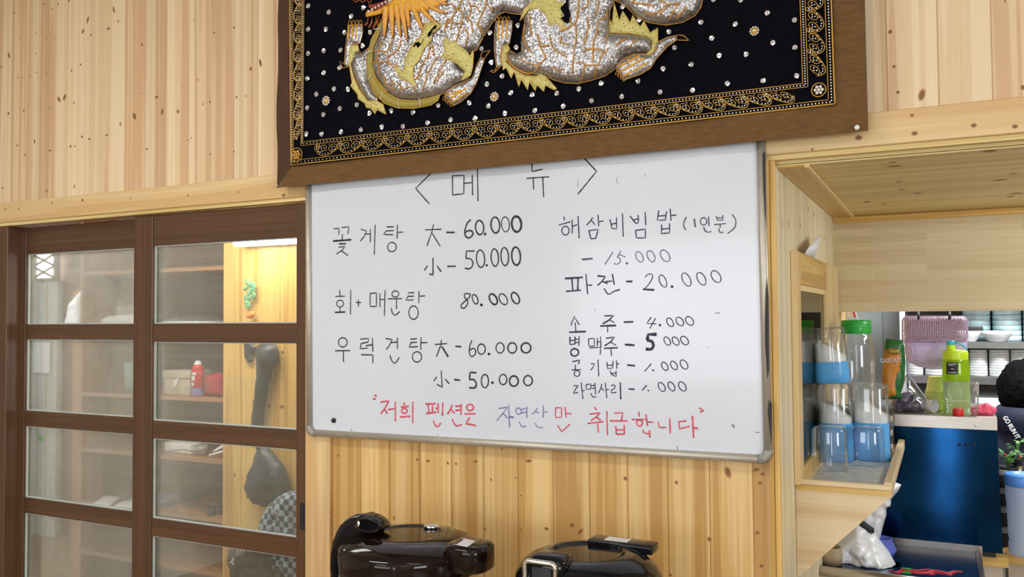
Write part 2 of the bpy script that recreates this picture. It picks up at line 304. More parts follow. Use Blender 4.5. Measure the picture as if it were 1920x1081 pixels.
# ------------------------------------------------------------------ mesh building
class MB:
    def __init__(s): s.v = []; s.f = []; s.mi = []; s.sm = []; s.uv = {}; s.rnd = {}; s.mats = []
    def mat(s, name):
        if name not in s.mats: s.mats.append(name)
        return s.mats.index(name)
    def add(s, vs_, fs, mat='', smooth=False, uvs=None, rnd=None):
        b0 = len(s.v); s.v += [tuple(p) for p in vs_]; mi = s.mat(mat) if mat else 0
        for k, f in enumerate(fs):
            s.f.append([i + b0 for i in f]); s.mi.append(mi); s.sm.append(smooth)
            if uvs: s.uv[len(s.f) - 1] = [uvs[i] for i in f]
        if rnd is not None:
            for i in range(len(vs_)): s.rnd[b0 + i] = rnd
        return s
    def bm(s, bm, mat='', smooth=False):
        bm.verts.ensure_lookup_table(); bm.verts.index_update()
        s.add([v.co for v in bm.verts], [[v.index for v in f.verts] for f in bm.faces], mat, smooth); bm.free(); return s
    def box(s, lo, hi, mat='', bev=0.0, seg=2, mtx=None, smooth=None):
        bm = bmesh.new(); bmesh.ops.create_cube(bm, size=1)
        lo = Vector(lo); hi = Vector(hi)
        for v in bm.verts: v.co = Vector([(lo[i] + hi[i]) / 2 + v.co[i] * (hi[i] - lo[i]) for i in range(3)])
        if bev: bmesh.ops.bevel(bm, geom=bm.edges[:], offset=bev, segments=seg, profile=0.5, affect='EDGES')
        if mtx:
            for v in bm.verts: v.co = mtx @ v.co
        return s.bm(bm, mat, bool(bev) if smooth is None else smooth)
    def wood(s, lo, hi, grain, mat, rnd=None, bev=0.0):
        """a plank: box with uv in metres (across, along grain axis 0/1/2)"""
        lo = Vector(lo); hi = Vector(hi); rnd = random.random() if rnd is None else rnd
        bm = bmesh.new(); bmesh.ops.create_cube(bm, size=1)
        for v in bm.verts: v.co = Vector([(lo[i] + hi[i]) / 2 + v.co[i] * (hi[i] - lo[i]) for i in range(3)])
        if bev: bmesh.ops.bevel(bm, geom=bm.edges[:], offset=bev, segments=1, affect='EDGES')
        for f in bm.faces:
            n = f.normal; ax = [a for a in range(3) if a != grain]
            a = ax[0] if abs(n[ax[0]]) < abs(n[ax[1]]) else ax[1]
            if abs(n[grain]) > 0.7: g2, a2 = ax
            else: g2, a2 = grain, a
            s.add([l.vert.co.copy() for l in f.loops], [list(range(len(f.verts)))], mat, False, [(l.vert.co[a2], l.vert.co[g2]) for l in f.loops], rnd)
        bm.free(); return s
    def lathe(s, c, prof, mat='', seg=32, smooth=True, mtx=None, cap=False, sq=0.0, sy=1.0):
        """profile [(r,z)] about z; sq>0 squares the section"""
        vs_ = []; fs = []
        for r, z in prof:
            for k in range(seg):
                a = 2 * PI * k / seg; q = 1.0
                if sq:
                    e = 2.0 + sq; q = 1.0 / ((abs(math.cos(a)) ** e + abs(math.sin(a)) ** e) ** (1 / e))
                p = Vector((r * q * math.cos(a), r * q * math.sin(a) * sy, z))
                if mtx: p = mtx @ p
                vs_.append(p + Vector(c))
        for i in range(len(prof) - 1):
            for k in range(seg):
                k2 = (k + 1) % seg; fs.append([i * seg + k, i * seg + k2, (i + 1) * seg + k2, (i + 1) * seg + k])
        if cap:
            fs.append([k for k in range(seg)][::-1]); fs.append([(len(prof) - 1) * seg + k for k in range(seg)])
        return s.add(vs_, fs, mat, smooth)
    def tube(s, pts, r, mat='', seg=8, closed=False, flat=1.0, nrm=None, cap=True):
        """tube along points; r number or list; flat squashes along nrm"""
        pts = [Vector(p) for p in pts]; n = len(pts); R = r if isinstance(r, (list, tuple)) else [r] * n
        vs_ = []; fs = []; prev = None
        for i, p in enumerate(pts):
            a = pts[(i - 1) % n] if closed or i > 0 else p; c = pts[(i + 1) % n] if closed or i < n - 1 else p
            t = (c - a)
            t = t.normalized() if t.length > 1e-9 else Vector((0, 0, 1))
            ref = Vector(nrm) if nrm else (prev if prev is not None else (Vector((0, 0, 1)) if abs(t.z) < 0.9 else Vector((1, 0, 0))))
            u = (ref - t * ref.dot(t)); u = u.normalized() if u.length > 1e-9 else t.orthogonal().normalized()
            w = t.cross(u); prev = u
            for k in range(seg):
                an = 2 * PI * k / seg; vs_.append(p + w * (math.cos(an) * R[i]) + u * (math.sin(an) * R[i] * flat))
        for i in range(n if closed else n - 1):
            j = (i + 1) % n
            for k in range(seg):
                k2 = (k + 1) % seg; fs.append([i * seg + k, i * seg + k2, j * seg + k2, j * seg + k])
        if cap and not closed:
            fs.append(list(range(seg))[::-1]); fs.append([(n - 1) * seg + k for k in range(seg)])
        return s.add(vs_, fs, mat, True)
    def prism(s, pts, d, mat=''):
        """polygon (3-D points in a plane) extruded by vector d"""
        pts = [Vector(p) for p in pts]; n = len(pts); d = Vector(d)
        vs_ = pts + [p + d for p in pts]
        fs = [list(range(n)), [n + i for i in range(n)][::-1]] + [[i, n + i, n + (i + 1) % n, (i + 1) % n] for i in range(n)]
        return s.add(vs_, fs, mat, False)
    def grid(s, fn, nu, nv, mat='', smooth=True, uvfn=None):
        vs_ = []; uvs = []
        for j in range(nv + 1):
            for i in range(nu + 1):
                vs_.append(fn(i / nu, j / nv)); uvs.append(uvfn(i / nu, j / nv) if uvfn else (i / nu, j / nv))
        fs = [[j * (nu + 1) + i, j * (nu + 1) + i + 1, (j + 1) * (nu + 1) + i + 1, (j + 1) * (nu + 1) + i] for j in range(nv) for i in range(nu)]
        return s.add(vs_, fs, mat, smooth, uvs)
    def ball(s, c, r, mat='', seg=12, rings=8, sc=(1, 1, 1), mtx=None):
        prof = [(max(1e-5, math.sin(PI * i / rings)) * r, -math.cos(PI * i / rings) * r) for i in range(rings + 1)]
        mm = Matrix.Diagonal(Vector(sc)); mm = (mtx @ mm) if mtx else mm
        return s.lathe(c, prof, mat, seg, True, mm)
    def build(s, name, mat=None, parent=None, **props):
        me = bpy.data.meshes.new(name); me.from_pydata(s.v, [], s.f)
        if mat: s.mats = [mat] if not s.mats else s.mats
        for mn in s.mats: me.materials.append(MAT[mn])
        me.polygons.foreach_set('material_index', s.mi); me.polygons.foreach_set('use_smooth', s.sm)
        if s.uv:
            ul = me.uv_layers.new(name='UVMap')
            for fi, uvs in s.uv.items():
                for li, uvv in zip(me.polygons[fi].loop_indices, uvs): ul.data[li].uv = uvv
        if s.rnd:
            at_ = me.attributes.new('rnd', 'FLOAT', 'POINT')
            for i, val in s.rnd.items(): at_.data[i].value = val
        me.update()
        o = bpy.data.objects.new(name, me); COL.objects.link(o)
        if parent:
            o.parent = parent
            q = parent; off = Vector()
            while q: off += q.location; q = q.parent
            o.matrix_parent_inverse = Matrix.Translation(-off) if parent.type == 'EMPTY' else Matrix.Identity(4)
        for k, val in props.items(): o[k] = val
        return o
def thing(name, loc, label, cat, group=None):
    o = bpy.data.objects.new(name, None); COL.objects.link(o); o.location = loc; o.empty_display_size = 0.05
    o['label'] = label; o['category'] = cat
    if group: o['group'] = group
    return o
def tag(o, label, cat, group=None):
    o['label'] = label; o['category'] = cat
    if group: o['group'] = group
    return o
def struct(o, label=None, cat=None):
    o['kind'] = 'structure'
    if label: o['label'] = label
    if cat: o['category'] = cat
    return o
def sstruct(name, loc=(0, 0, 0), label=None, cat=None):
    o = bpy.data.objects.new(name, None); COL.objects.link(o); o.location = loc; return struct(o, label, cat)
def copy_tree(o, parent=None):
    c = o.copy(); COL.objects.link(c)
    if parent: c.parent = parent
    for ch in [k for k in bpy.data.objects if k.parent == o]: copy_tree(ch, c)
    return c
def text_mesh(body, size, mat, mtx, ext=0.0004, parent=None, name='lettering', bold=0.0):
    cu = bpy.data.curves.new('t', 'FONT'); cu.body = body; cu.size = size; cu.extrude = ext; cu.offset = bold; cu.align_x = 'CENTER'; cu.align_y = 'CENTER'
    t = bpy.data.objects.new('t', cu); COL.objects.link(t)
    dg = bpy.context.evaluated_depsgraph_get(); me = bpy.data.meshes.new_from_object(t.evaluated_get(dg))
    bpy.data.objects.remove(t); bpy.data.curves.remove(cu)
    mb = MB(); mb.add([mtx @ v.co for v in me.vertices], [list(p.vertices) for p in me.polygons], mat); bpy.data.meshes.remove(me)
    return mb.build(name, None, parent)
def boards(mb, org, u, v, n, edges, length, mat, gap=0.0003, cham=0.0012, dpt=0.003, v0=0.0, rs=0):
    """tongue-and-groove boards across u at positions edges, running along v, front along n"""
    org, u, v, n = Vector(org), Vector(u), Vector(v), Vector(n); rr = random.Random(rs)
    for a, c in zip(edges[:-1], edges[1:]):
        rnd = rr.random()
        us = [(a + gap, -dpt), (a + gap + cham, 0), (c - gap - cham, 0), (c - gap, -dpt)]
        pts = []; uvs = []
        for uu, dd in us:
            for vv in (v0, v0 + length): pts.append(org + u * uu + v * vv + n * dd); uvs.append((uu, vv))
        mb.add(pts, [[0, 2, 3, 1], [2, 4, 5, 3], [4, 6, 7, 5]], mat, False, uvs, rnd)
    pts = [org + u * uu + v * vv - n * dpt for uu, vv in ((edges[0], v0), (edges[-1], v0), (edges[-1], v0 + length), (edges[0], v0 + length))]
    mb.add(pts, [[0, 1, 2, 3]], mat, False, [(0, 0), (1, 0), (1, 1), (0, 1)], 0.1)
def knot(mb, c, u, v, n, ru, rv, ang=0.0, lift=0.0006):
    c, u, v, n = Vector(c), Vector(u), Vector(v), Vector(n)
    pts = [c + n * lift]; uvs = [(0, 0)]; K = 14
    for k in range(K):
        a = 2 * PI * k / K; x = math.cos(a) * ru; y = math.sin(a) * rv
        pts.append(c + u * (x * math.cos(ang) - y * math.sin(ang)) + v * (x * math.sin(ang) + y * math.cos(ang)) + n * lift); uvs.append((1, 0))
    mb.add(pts, [[0, 1 + k, 1 + (k + 1) % K] for k in range(K)], 'knot', False, uvs, 0.5)
X3, Y3, Z3 = Vector((1, 0, 0)), Vector((0, 1, 0)), Vector((0, 0, 1))
NF = Vector((0, -1, 0))     # towards the dining room
#@@ROOM
# ================================================================== THE ROOM SHELL
YW = 1.955                                   # face of the pine wall
PIT = 0.0968
G0 = -1.5429
def edge_run(a, c, off=G0, p=PIT):
    e = [a]; k = math.ceil((a - off) / p + 0.15)
    while off + k * p < c - 0.01: e.append(off + k * p); k += 1
    return e + [c]
mb = MB()
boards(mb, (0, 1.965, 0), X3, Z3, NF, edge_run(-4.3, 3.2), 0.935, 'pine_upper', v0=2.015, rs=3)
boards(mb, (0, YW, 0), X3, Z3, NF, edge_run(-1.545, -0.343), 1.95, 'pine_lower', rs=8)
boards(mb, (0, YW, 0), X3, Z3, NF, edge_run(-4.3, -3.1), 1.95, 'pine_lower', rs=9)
mb.box((-4.3, 1.97, 1.95), (3.2, 2.05, CEIL), 'pine_upper'); mb.box((-1.61, 1.962, 0), (-0.345, 2.05, 1.95), 'pine_upper'); mb.box((-4.3, 1.962, 0), (-3.1, 2.05, 1.95), 'pine_upper')
# knots of the upper left wall, traced
for x, y, w, h, a in [(240,40,5,3,.5),(268,20,6,4,.9),(205,20,7,3,0),(318,5,8,4,.3),(65,60,4,5,0),(405,92,6,17,-.35),(383,145,6,12,-.6),(420,160,6,4,0),(525,45,5,17,.2),(500,132,10,6,.2),(545,98,4,7,.4),(655,205,4,9,.4),(92,178,3,3,0),(165,245,3,4,0),(168,152,3,4,0),(42,255,6,16,.35),(8,308,5,6,0),(215,180,3,3,0),(257,180,3,3,0),(82,357,4,4,0),(105,357,3,3,0),(138,348,4,4,0),(170,332,4,4,0),(215,338,3,4,0),(245,348,3,3,0),(372,297,5,5,0),(330,325,4,6,0),(272,458,7,16,.6),(298,448,8,15,-.4),(230,498,4,4,0),(340,474,4,5,0),(40,522,5,9,.6),(110,510,4,8,0),(656,432,3,3,0),(722,447,11,6,.1),(620,535,9,17,.5),(555,570,5,9,0),(748,515,7,15,-.2),(820,513,7,10,.2),(378,630,6,7,0),(412,640,8,4,0),(492,622,9,4,0),(677,686,6,5,0),(80,670,6,5,0),(160,652,5,9,0),(230,693,8,4,0),(325,674,5,8,0),(345,674,4,4,0),(115,713,7,4,0),(215,880,6,5,0),(343,858,4,9,0),(12,865,5,5,0),(868,645,4,4,0),(882,635,3,4,0),(988,150,5,5,0),(1079,127,6,5,0),(894,95,3,3,0),(912,368,4,4,0),(838,405,3,4,0),(968,469,5,5,0),(1090,447,5,6,0),(1133,442,4,4,0),(935,480,3,6,0),(1155,317,7,9,-.4),(1200,290,7,20,.25),(970,710,4,5,0),(1078,697,4,5,0),(1170,806,4,3,0)]:
    px, py = x / 2.457, y / 2.457; p = at(px, py, 1.965); d = dep(p) / FPX / 2.457
    if p.z > 2.04: knot(mb, p, X3, Z3, NF, w * d * 1.35, h * d * 1.25, a)
for x, y, w, h, a in [(105,215,16,18,0),(130,450,14,14,0),(157,622,14,14,0),(72,766,12,10,0),(318,640,26,50,-.25),(880,10,6,14,0),(1000,590,16,22,0)]:
    px, py = 1640 + x / 3.6, y / 3.6; p = at(px, py, 1.965); d = dep(p) / FPX / 3.6
    knot(mb, p, X3, Z3, NF, w * d, h * d, a)
for x, y, w, h, a in [(150,65,7,8,0),(556,85,9,10,0),(610,92,14,9,.3),(712,103,8,11,.4),(755,106,8,9,0),(855,95,16,8,.1),(1128,92,22,10,.1),(935,188,7,8,0),(898,275,4,4,0),(1090,270,6,6,0),(1062,178,6,6,0),(1625,182,12,13,0),(1888,203,11,12,0),(903,440,6,9,0),(1090,445,5,7,0),(1220,440,15,10,-.2),(1352,422,16,12,.3),(1395,455,10,26,-.7),(436,385,6,16,0),(405,395,5,12,.4),(132,377,4,4,0),(118,218,4,12,0),(1858,678,10,9,0),(990,30,8,5,0),(1480,25,10,10,0)]:
    px, py = 580 + x / 2.743, 830 + y / 2.743; p = at(px, py, YW); d = dep(p) / FPX / 2.743
    knot(mb, p, X3, Z3, NF, w * d, h * d, a)
for px, py, w, h in [(1418,880,8,4),(1430,888,5,3),(1425,905,5,4),(1365,885,7,13),(1420,998,5,4),(1428,1060,5,4),(1330,1010,5,5)]:
    p = at(px, py, YW); d = dep(p) / FPX; knot(mb, p, X3, Z3, NF, w * d, h * d, .3)
struct(mb.build('wall_back'), 'knotty pine boarding above the door and under the whiteboard', 'wall')

# long pine lintel over door and alcove
zb, zt = 1.9415, 2.024
mb = MB(); mb.wood((-4.3, 1.938, zb + 0.012), (3.2, 1.963, zt), 0, 'pine_trim', 0.4, 0.002)
mb.wood((-4.3, 1.944, zb), (3.2, 1.963, zb + 0.012), 0, 'pine_soffit', 0.6, 0.001)
for px, py, w, h in [(1610,258,8,6),(1575,234,4,3),(1523,280,3,3),(1715,250,7,5),(1826,235,6,5),(1903,237,6,5),(1750,280,9,3),(1710,216,4,4),(10,392,3,2),(35,392,3,2),(98,380,3,2),(155,375,4,3),(245,372,2,2),(353,366,3,2),(447,360,3,2),(532,366,5,4)]:
    p = at(px, py, 1.938); d = dep(p) / FPX
    if zb + .014 < p.z < zt - .002: knot(mb, p, X3, Z3, NF, w * d, h * d)
struct(mb.build('trim_1'), 'long knotty pine lintel over the door and the hatch alcove', 'trim')
mb = MB(); mb.wood((-1.6326, 1.943, 0), (-1.5445, 1.962, 1.94), 2, 'pine_trim', 0.3, 0.0015)
struct(mb.build('trim_2'), 'flat pine casing beside the brown sliding door', 'trim')
mb = MB(); mb.wood((-0.3425, 1.937, 0), (-0.3325, 1.962, zb), 2, 'pine_golden', 0.3, 0.001)
mb.wood((-0.3318, 1.942, 0), (-0.3195, 1.962, zb), 2, 'pine_golden', 0.8, 0.001)
struct(mb.build('trim_3'), 'narrow double pine bead on the corner of the alcove', 'trim')
# the alcove
XS, YH, ZS, ZH = -0.319, 3.07, 1.93, 1.61
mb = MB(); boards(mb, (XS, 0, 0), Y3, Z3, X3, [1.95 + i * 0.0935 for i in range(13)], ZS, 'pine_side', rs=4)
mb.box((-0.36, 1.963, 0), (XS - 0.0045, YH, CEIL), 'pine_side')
for px, py, w, h in [(1515,392,3,7),(1526,400,3,6),(1466,420,2,9),(1478,420,3,9),(1500,422,4,6),(1470,330,2,6),(1545,447,3,4)]:
    p = atX(px, py, XS); d = dep(p) / FPX; knot(mb, p, Y3, Z3, X3, w * d * 1.6, h * d)
struct(mb.build('wall_alcove'), 'pine boarded side of the hatch alcove', 'wall')
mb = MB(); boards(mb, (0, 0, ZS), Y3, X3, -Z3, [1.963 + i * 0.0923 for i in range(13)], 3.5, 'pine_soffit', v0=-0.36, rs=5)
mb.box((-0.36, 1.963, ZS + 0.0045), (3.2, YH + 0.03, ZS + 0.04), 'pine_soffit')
for px, py, w, h in [(1673,304,9,2),(1677,311,16,3),(1500,310,10,3),(1690,355,8,2),(1720,362,9,3),(1625,378,9,3),(1657,382,6,2),(1855,283,14,4),(1875,337,16,3),(1900,325,9,2),(1905,362,14,3),(1895,368,9,3),(1685,340,5,2)]:
    p = atZ(px, py, ZS); d = dep(p) / FPX; knot(mb, p, X3, Y3, -Z3, w * d, h * d * 4)
struct(mb.build('ceiling_alcove'), 'pine boarded soffit of the hatch alcove', 'ceiling')
mb = MB(); mb.wood((XS, 1.963, ZS - 0.004), (-0.262, YH, ZS), 1, 'pine_golden', 0.2, 0.001); mb.wood((-0.262, 1.963, ZS - 0.007), (-0.25, YH, ZS), 1, 'pine_trim', 0.9, 0.002)
struct(mb.build('trim_4'), 'pine batten along the left edge of the alcove soffit', 'trim')
mb = MB()
for f in (YH, YH + 0.03):
    mb.add([(XS - .04, f, ZH), (3.2, f, ZH), (3.2, f, ZS), (XS - .04, f, ZS)], [[0, 1, 2, 3]], 'laminated_pine', False, [(XS, ZH), (3.2, ZH), (3.2, ZS), (XS, ZS)])
mb.add([(XS - .04, YH, ZH), (3.2, YH, ZH), (3.2, YH + .03, ZH), (XS - .04, YH + .03, ZH)], [[0, 1, 2, 3]], 'laminated_pine', False, [(XS, 0), (3.2, 0), (3.2, .03), (XS, .03)])
mb.add([(XS - .04, YH, ZS), (3.2, YH, ZS), (3.2, YH + .03, ZS), (XS - .04, YH + .03, ZS)], [[0, 1, 2, 3]], 'laminated_pine', False, [(XS, 0), (3.2, 0), (3.2, .03), (XS, .03)])
struct(mb.build('wall_hatch'), 'laminated pine header board over the kitchen hatch', 'wall')
mb = MB(); mb.wood((XS, YH - 0.012, ZS - 0.022), (0.6, YH, ZS - .001), 0, 'pine_golden', 0.7, 0.003); mb.wood((0.602, YH - 0.012, ZS - 0.022), (3.2, YH, ZS - .001), 0, 'pine_trim', 0.2, 0.003)
struct(mb.build('trim_5'), 'thin pine cove strip between soffit and hatch header', 'trim')
mb = MB()
mb.wood((XS, YH + 0.031, -0.2), (XS + 0.018, YH + 0.14, ZS), 2, 'pine_trim', 0.5, 0.001); mb.wood((XS + 0.0, YH + 0.141, -0.2), (XS + 0.012, YH + 0.26, ZS), 2, 'pine_golden', 0.9, 0.001)
struct(mb.build('trim_6'), 'pine jamb of the kitchen hatch', 'trim')

# room surfaces out of the picture
mb = MB(); mb.box((-4.3, -4.05, -0.3), (3.2, 5.4, -0.2)); mb.box((-4.3, -4.05, -0.2), (3.2, 3.07, 0)); mb.box((-7.2, 2.05, -0.2), (-4.3, 5.6, 0)); mb.box((-4.3, 3.07, -0.2), (-0.4, 5.6, 0)); struct(mb.build('floor', 'floor_vinyl'))
mb = MB(); mb.box((-4.3, -4.05, CEIL), (3.2, 2.05, CEIL + 0.05)); struct(mb.build('ceiling', 'ceiling_paint'))
mb = MB(); mb.box((-4.35, -4.05, 0), (-4.3, 2.05, CEIL)); struct(mb.build('wall_left', 'room_wall'))
mb = MB()
for lo, hi in [((-4.05, -.3), (-3.1, CEIL)), ((-3.1, -.3), (-.7, 1.0)), ((-3.1, 2.3), (-.7, CEIL)), ((-.7, -.3), (5.4, CEIL))]: mb.box((3.2, lo[0], lo[1]), (3.25, hi[0], hi[1]))
struct(mb.build('wall_right', 'room_wall'))
mb = MB()
for lo, hi in [((-4.3, 0), (-3.2, CEIL)), ((-3.2, 0), (-0.6, 1.0)), ((-3.2, 2.3), (-0.6, CEIL)), ((-0.6, 0), (-0.14, CEIL)), ((-0.14, 0), (0.18, 0.2)), ((-0.14, 2.2), (0.18, CEIL)), ((0.18, 0), (3.2, CEIL))]:
    mb.box((lo[0], -4.05, lo[1]), (hi[0], -4.0, hi[1]))
struct(mb.build('wall_rear', 'room_wall'))
for i, (x, y) in enumerate(LAMPS):
    t = thing('ceiling_lamp', (x, y, CEIL), ['long white ceiling lamp in front of the whiteboard, left one', 'long white ceiling lamp in front of the whiteboard, right one', 'long white ceiling lamp near the rear windows, left one', 'long white ceiling lamp near the rear windows, right one'][i], 'lamp', 'ceiling lamps')
    MB().box((x - .58, y - .17, CEIL - .05), (x + .58, y + .17, CEIL), bev=.008).build('housing', 'white_paint', t)
    MB().box((x - .55, y - .14, CEIL - .062), (x + .55, y + .14, CEIL - .05)).build('diffuser', 'lamp_and_pane_glow', t)

t = thing('alcove_lamp', (.72, 2.5, ZS), 'slim white lamp on the alcove soffit to the right of the hatch', 'lamp')
MB().box((.62, 2.18, ZS - .018), (.82, 2.82, ZS), bev=.004).build('housing', 'white_paint', t)
# ------------------------------------------------------------------ sliding doors
def rail_rows(px, tops, bots, Y):
    zs = [(at(px, t, Y).z, at(px, q, Y).z) for t, q in zip(tops, bots)]
    p = zs[1][1] - zs[2][1]; h = zs[2][0] - zs[2][1]
    while zs[-1][1] - p > 0.15:
        c = zs[-1][1] - p; zs.append((c + h, c))
    return zs
def sliding_door(name, Y, xo0, xg0, xg1, xo1, pxm, tops, bots, label, handle_side):
    d = sstruct(name, (0, 0, 0), label, 'door')
    X0, XA, XB, X1 = [at(x, 640, Y).x for x in (xo0, xg0, xg1, xo1)]
    zs = rail_rows(pxm, tops, bots, Y); T = 0.032; top = zb - 0.004
    for a, c, r in ((X0, XA, .2), (XB, X1, .6)):
        q = MB().wood((a, Y, 0.01), (c, Y + T, top), 2, 'door_brown', r, 0.002).build('stile', None, d)
    lim = [top] + [v for z in zs for v in z] + [0.01]
    for k in range(0, len(lim), 2):
        s_ = MB().wood((XA, Y + 0.003, lim[k + 1]), (XB, Y + T - .003, lim[k]), 0, 'door_brown', .1 + .07 * k, 0.002); s_.build('rail', None, d)
    for zt_, zb_ in zs:
        p = MB().box((XA, Y + .017, zb_), (XB, Y + .020, zt_)).build('pane', 'door_glass', d)
        e = 0.0035; f = MB()
        f.box((XA, Y + .010, zb_), (XB, Y + .017, zb_ + e)); f.box((XA, Y + .010, zt_ - e), (XB, Y + .017, zt_)); f.box((XA, Y + .010, zb_ + e), (XA + e, Y + .017, zt_ - e)); f.box((XB - e, Y + .010, zb_ + e), (XB, Y + .017, zt_ - e))
        f.build('glazing_bead', 'door_grey', d)
    hx = (XB + X1) / 2 + .008 if handle_side > 0 else (X0 + XA) / 2 - .006
    hz = at(569 if handle_side > 0 else 22, 968 if handle_side > 0 else 898, Y).z
    h = MB(); h.box((hx - .011, Y - .0015, hz - .038), (hx + .011, Y + .001, hz + .038)); h.build('handle_recess', 'black_rubber', d)
    return d
sliding_door('door_1', 1.958, 250.5, 284.5, 555, 574.5, 420, (452, 641.5, 832), (606, 797, 990), 'brown sliding door panel beside the whiteboard', 1)
sliding_door('door_2', 1.998, 20, 46.5, 249.5, 283, 147, (470, 636, 806), (607.5, 776, 946), 'brown sliding door panel on the far left', -1)
mb = MB(); mb.wood((-3.1, 1.945, 0), (at(19, 640, 1.96).x, 2.04, zb), 2, 'door_brown', .9, .003); mb.wood((-3.1, 2.035, zb - .012), (-1.633, 2.045, zb), 0, 'door_brown', .4)
struct(mb.build('trim_7'), 'dark brown door frame post at the left edge', 'trim')
# ================================================================== WHITEBOARD
YB = 1.930
BL, BR = at(577, 816, YB), at(1449, 869, YB)
bu = (BR - BL).normalized(); bv = Vector((-bu.z, 0, bu.x)); BW = (BR - BL).length; BH = 0.80
def B(u, v, d=0.0): return BL + bu * u + bv * v + NF * d
wb = thing('whiteboard', BL + bu * (BW / 2), 'large whiteboard with a handwritten menu hung on the pine wall', 'whiteboard')
BM = Matrix(((bu.x, bv.x, 0, BL.x), (0, 0, -1, BL.y), (bu.z, bv.z, 0, BL.z), (0, 0, 0, 1)))   # local x=u, y=v, z=towards room
MB().box((0.008, 0.008, -0.012), (BW - .008, BH - .008, 0), mtx=BM).build('writing_surface', 'whiteboard_enamel', wb)
RW = 0.0185
def rail(a, c, vert):
    prof = [(-.012, 0), (.004, 0), (.0095, .2), (.011, .5), (.0095, .8), (.004, 1), (-.012, 1)]
    pts = []
    for s_ in (a, c):
        for d, k in prof: pts.append(BM @ (Vector((k * RW + vert[1], s_, d)) if vert[0] else Vector((s_, k * RW + vert[1], d))))
    n = len(prof); fs = [[i, i + 1, n + i + 1, n + i] for i in range(n - 1)] + [list(range(n))[::-1], [n + i for i in range(n)]]
    MB().add(pts, fs, '', True).build('frame_rail', 'aluminium', wb)
rail(.03, BW - .03, (False, 0)); rail(.03, BW - .03, (False, BH - RW)); rail(.03, BH - .03, (True, 0)); rail(.03, BH - .03, (True, BW - RW))
for cx, cy, sx, sy in ((0, 0, 1, 1), (BW, 0, -1, 1), (0, BH, 1, -1), (BW, BH, -1, -1)):
    R = .031; pts = []
    for k in range(9):
        a = PI + k * PI / 16; pts.append((R + R * math.cos(a) - .001, R + R * math.sin(a) - .001))
    pts += [(R, RW)] + [(R - .0125 * math.sin(t) , RW + .0125 * (1 - math.cos(t)) ) for t in (.5, 1.0, 1.35)] + [(RW, R)]
    pts = [(cx + sx * x, cy + sy * y) for x, y in pts]
    if sx * sy < 0: pts = pts[::-1]
    mb = MB(); ctr = Vector((cx + sx * .013, cy + sy * .013, .0135)); n = len(pts)
    v_ = [BM @ Vector((x, y, -.012)) for x, y in pts] + [BM @ Vector((x, y, .009)) for x, y in pts] + [BM @ Vector((x + (ctr.x - x) * .25, y + (ctr.y - y) * .25, .0128)) for x, y in pts] + [BM @ ctr]
    fs = [[r * n + i, r * n + (i + 1) % n, (r + 1) * n + (i + 1) % n, (r + 1) * n + i] for r in (0, 1) for i in range(n)] + [[2 * n + i, 2 * n + (i + 1) % n, 3 * n] for i in range(n)]
    mb.add(v_, fs, '', True); c = mb.build('corner_cap', 'cap_grey', wb)
    MB().tube([BM @ (ctr + Vector((math.cos(a) * .003, math.sin(a) * .003, .0005))) for a in [k * PI / 4 for k in range(8)]], .0006, closed=True, seg=5).build('screw', 'aluminium', c)
def bpx(x, y, lift=0.0004):
    p = at(x, y, YB); return p + NF * lift
# magnet dot
p = at(626.5, 787.5, YB); MB().lathe(p, [(1e-4, -.006), (.0055, -.006), (.0068, -.004), (.0068, .0)], mtx=Matrix(((1, 0, 0), (0, 0, 1), (0, 1, 0))), seg=20).build('magnet', 'black_rubber', wb, label='round black magnet')
for poly in ([(1432, 289), (1437, 286), (1438.5, 425), (1436, 400), (1432.5, 330)], [(1440, 522), (1443, 560), (1444, 690), (1441, 710), (1436, 640), (1436, 600), (1438, 545)], [(1444.5, 748), (1449, 756), (1449, 836), (1445, 800), (1441.5, 770)]):
    MB().prism([at(x, y, YB) + NF * .0112 for x, y in poly], NF * .0006).build('black_patch', 'black_rubber', wb, label='irregular black patch on the frame')  # irregular black patches along the right frame rail
CA, CB_, CC_, CD = (580, 280, 3.861), (1020, 260, 3.602), (580, 520, 3.377), (1020, 540, 3.18)
def circ(cx, cy, rx, ry, tilt=0.0):
    pts = []
    for k in range(15):
        a = -PI / 2 - 2 * PI * k / 14 + .25; x = rx * math.cos(a); y = ry * math.sin(a); pts.append((cx + x - y * tilt, cy + y))
    return pts
def smooth_pl(pl, it=1):
    for _ in range(it):
        if len(pl) < 4: return pl
        q = [pl[0]]
        for a, c in zip(pl[:-1], pl[1:]): q += [(a[0] * .78 + c[0] * .22, a[1] * .78 + c[1] * .22), (a[0] * .22 + c[0] * .78, a[1] * .22 + c[1] * .78)]
        pl = q + [pl[-1]]
    return pl
def write(name, frame, mat, strokes, w=2.3, curved=()):
    """handwritten strokes: polylines read in a crop frame, laid on the board as thin ink ribbons"""
    ox, oy, s_ = frame
    bx_ = []
    for st in strokes:
        q = [p for p in st if not isinstance(p, (int, float))]; bx_.append((min(p[0] for p in q) / s_, max(p[0] for p in q) / s_, min(p[1] for p in q) / s_, max(p[1] for p in q) / s_))
    grp = list(range(len(strokes)))                     # strokes lying close together are one written word
    for i in range(len(strokes)):
        for j_ in range(i):
            A, B_ = bx_[i], bx_[j_]
            if max(A[0], B_[0]) - min(A[1], B_[1]) < 13 and max(A[2], B_[2]) - min(A[3], B_[3]) < 9:
                gi, gj = grp[i], grp[j_]; grp = [gj if g_ == gi else g_ for g_ in grp]
    for g_ in dict.fromkeys(grp): write_word(name, frame, mat, [st for st, k in zip(strokes, grp) if k == g_], w)
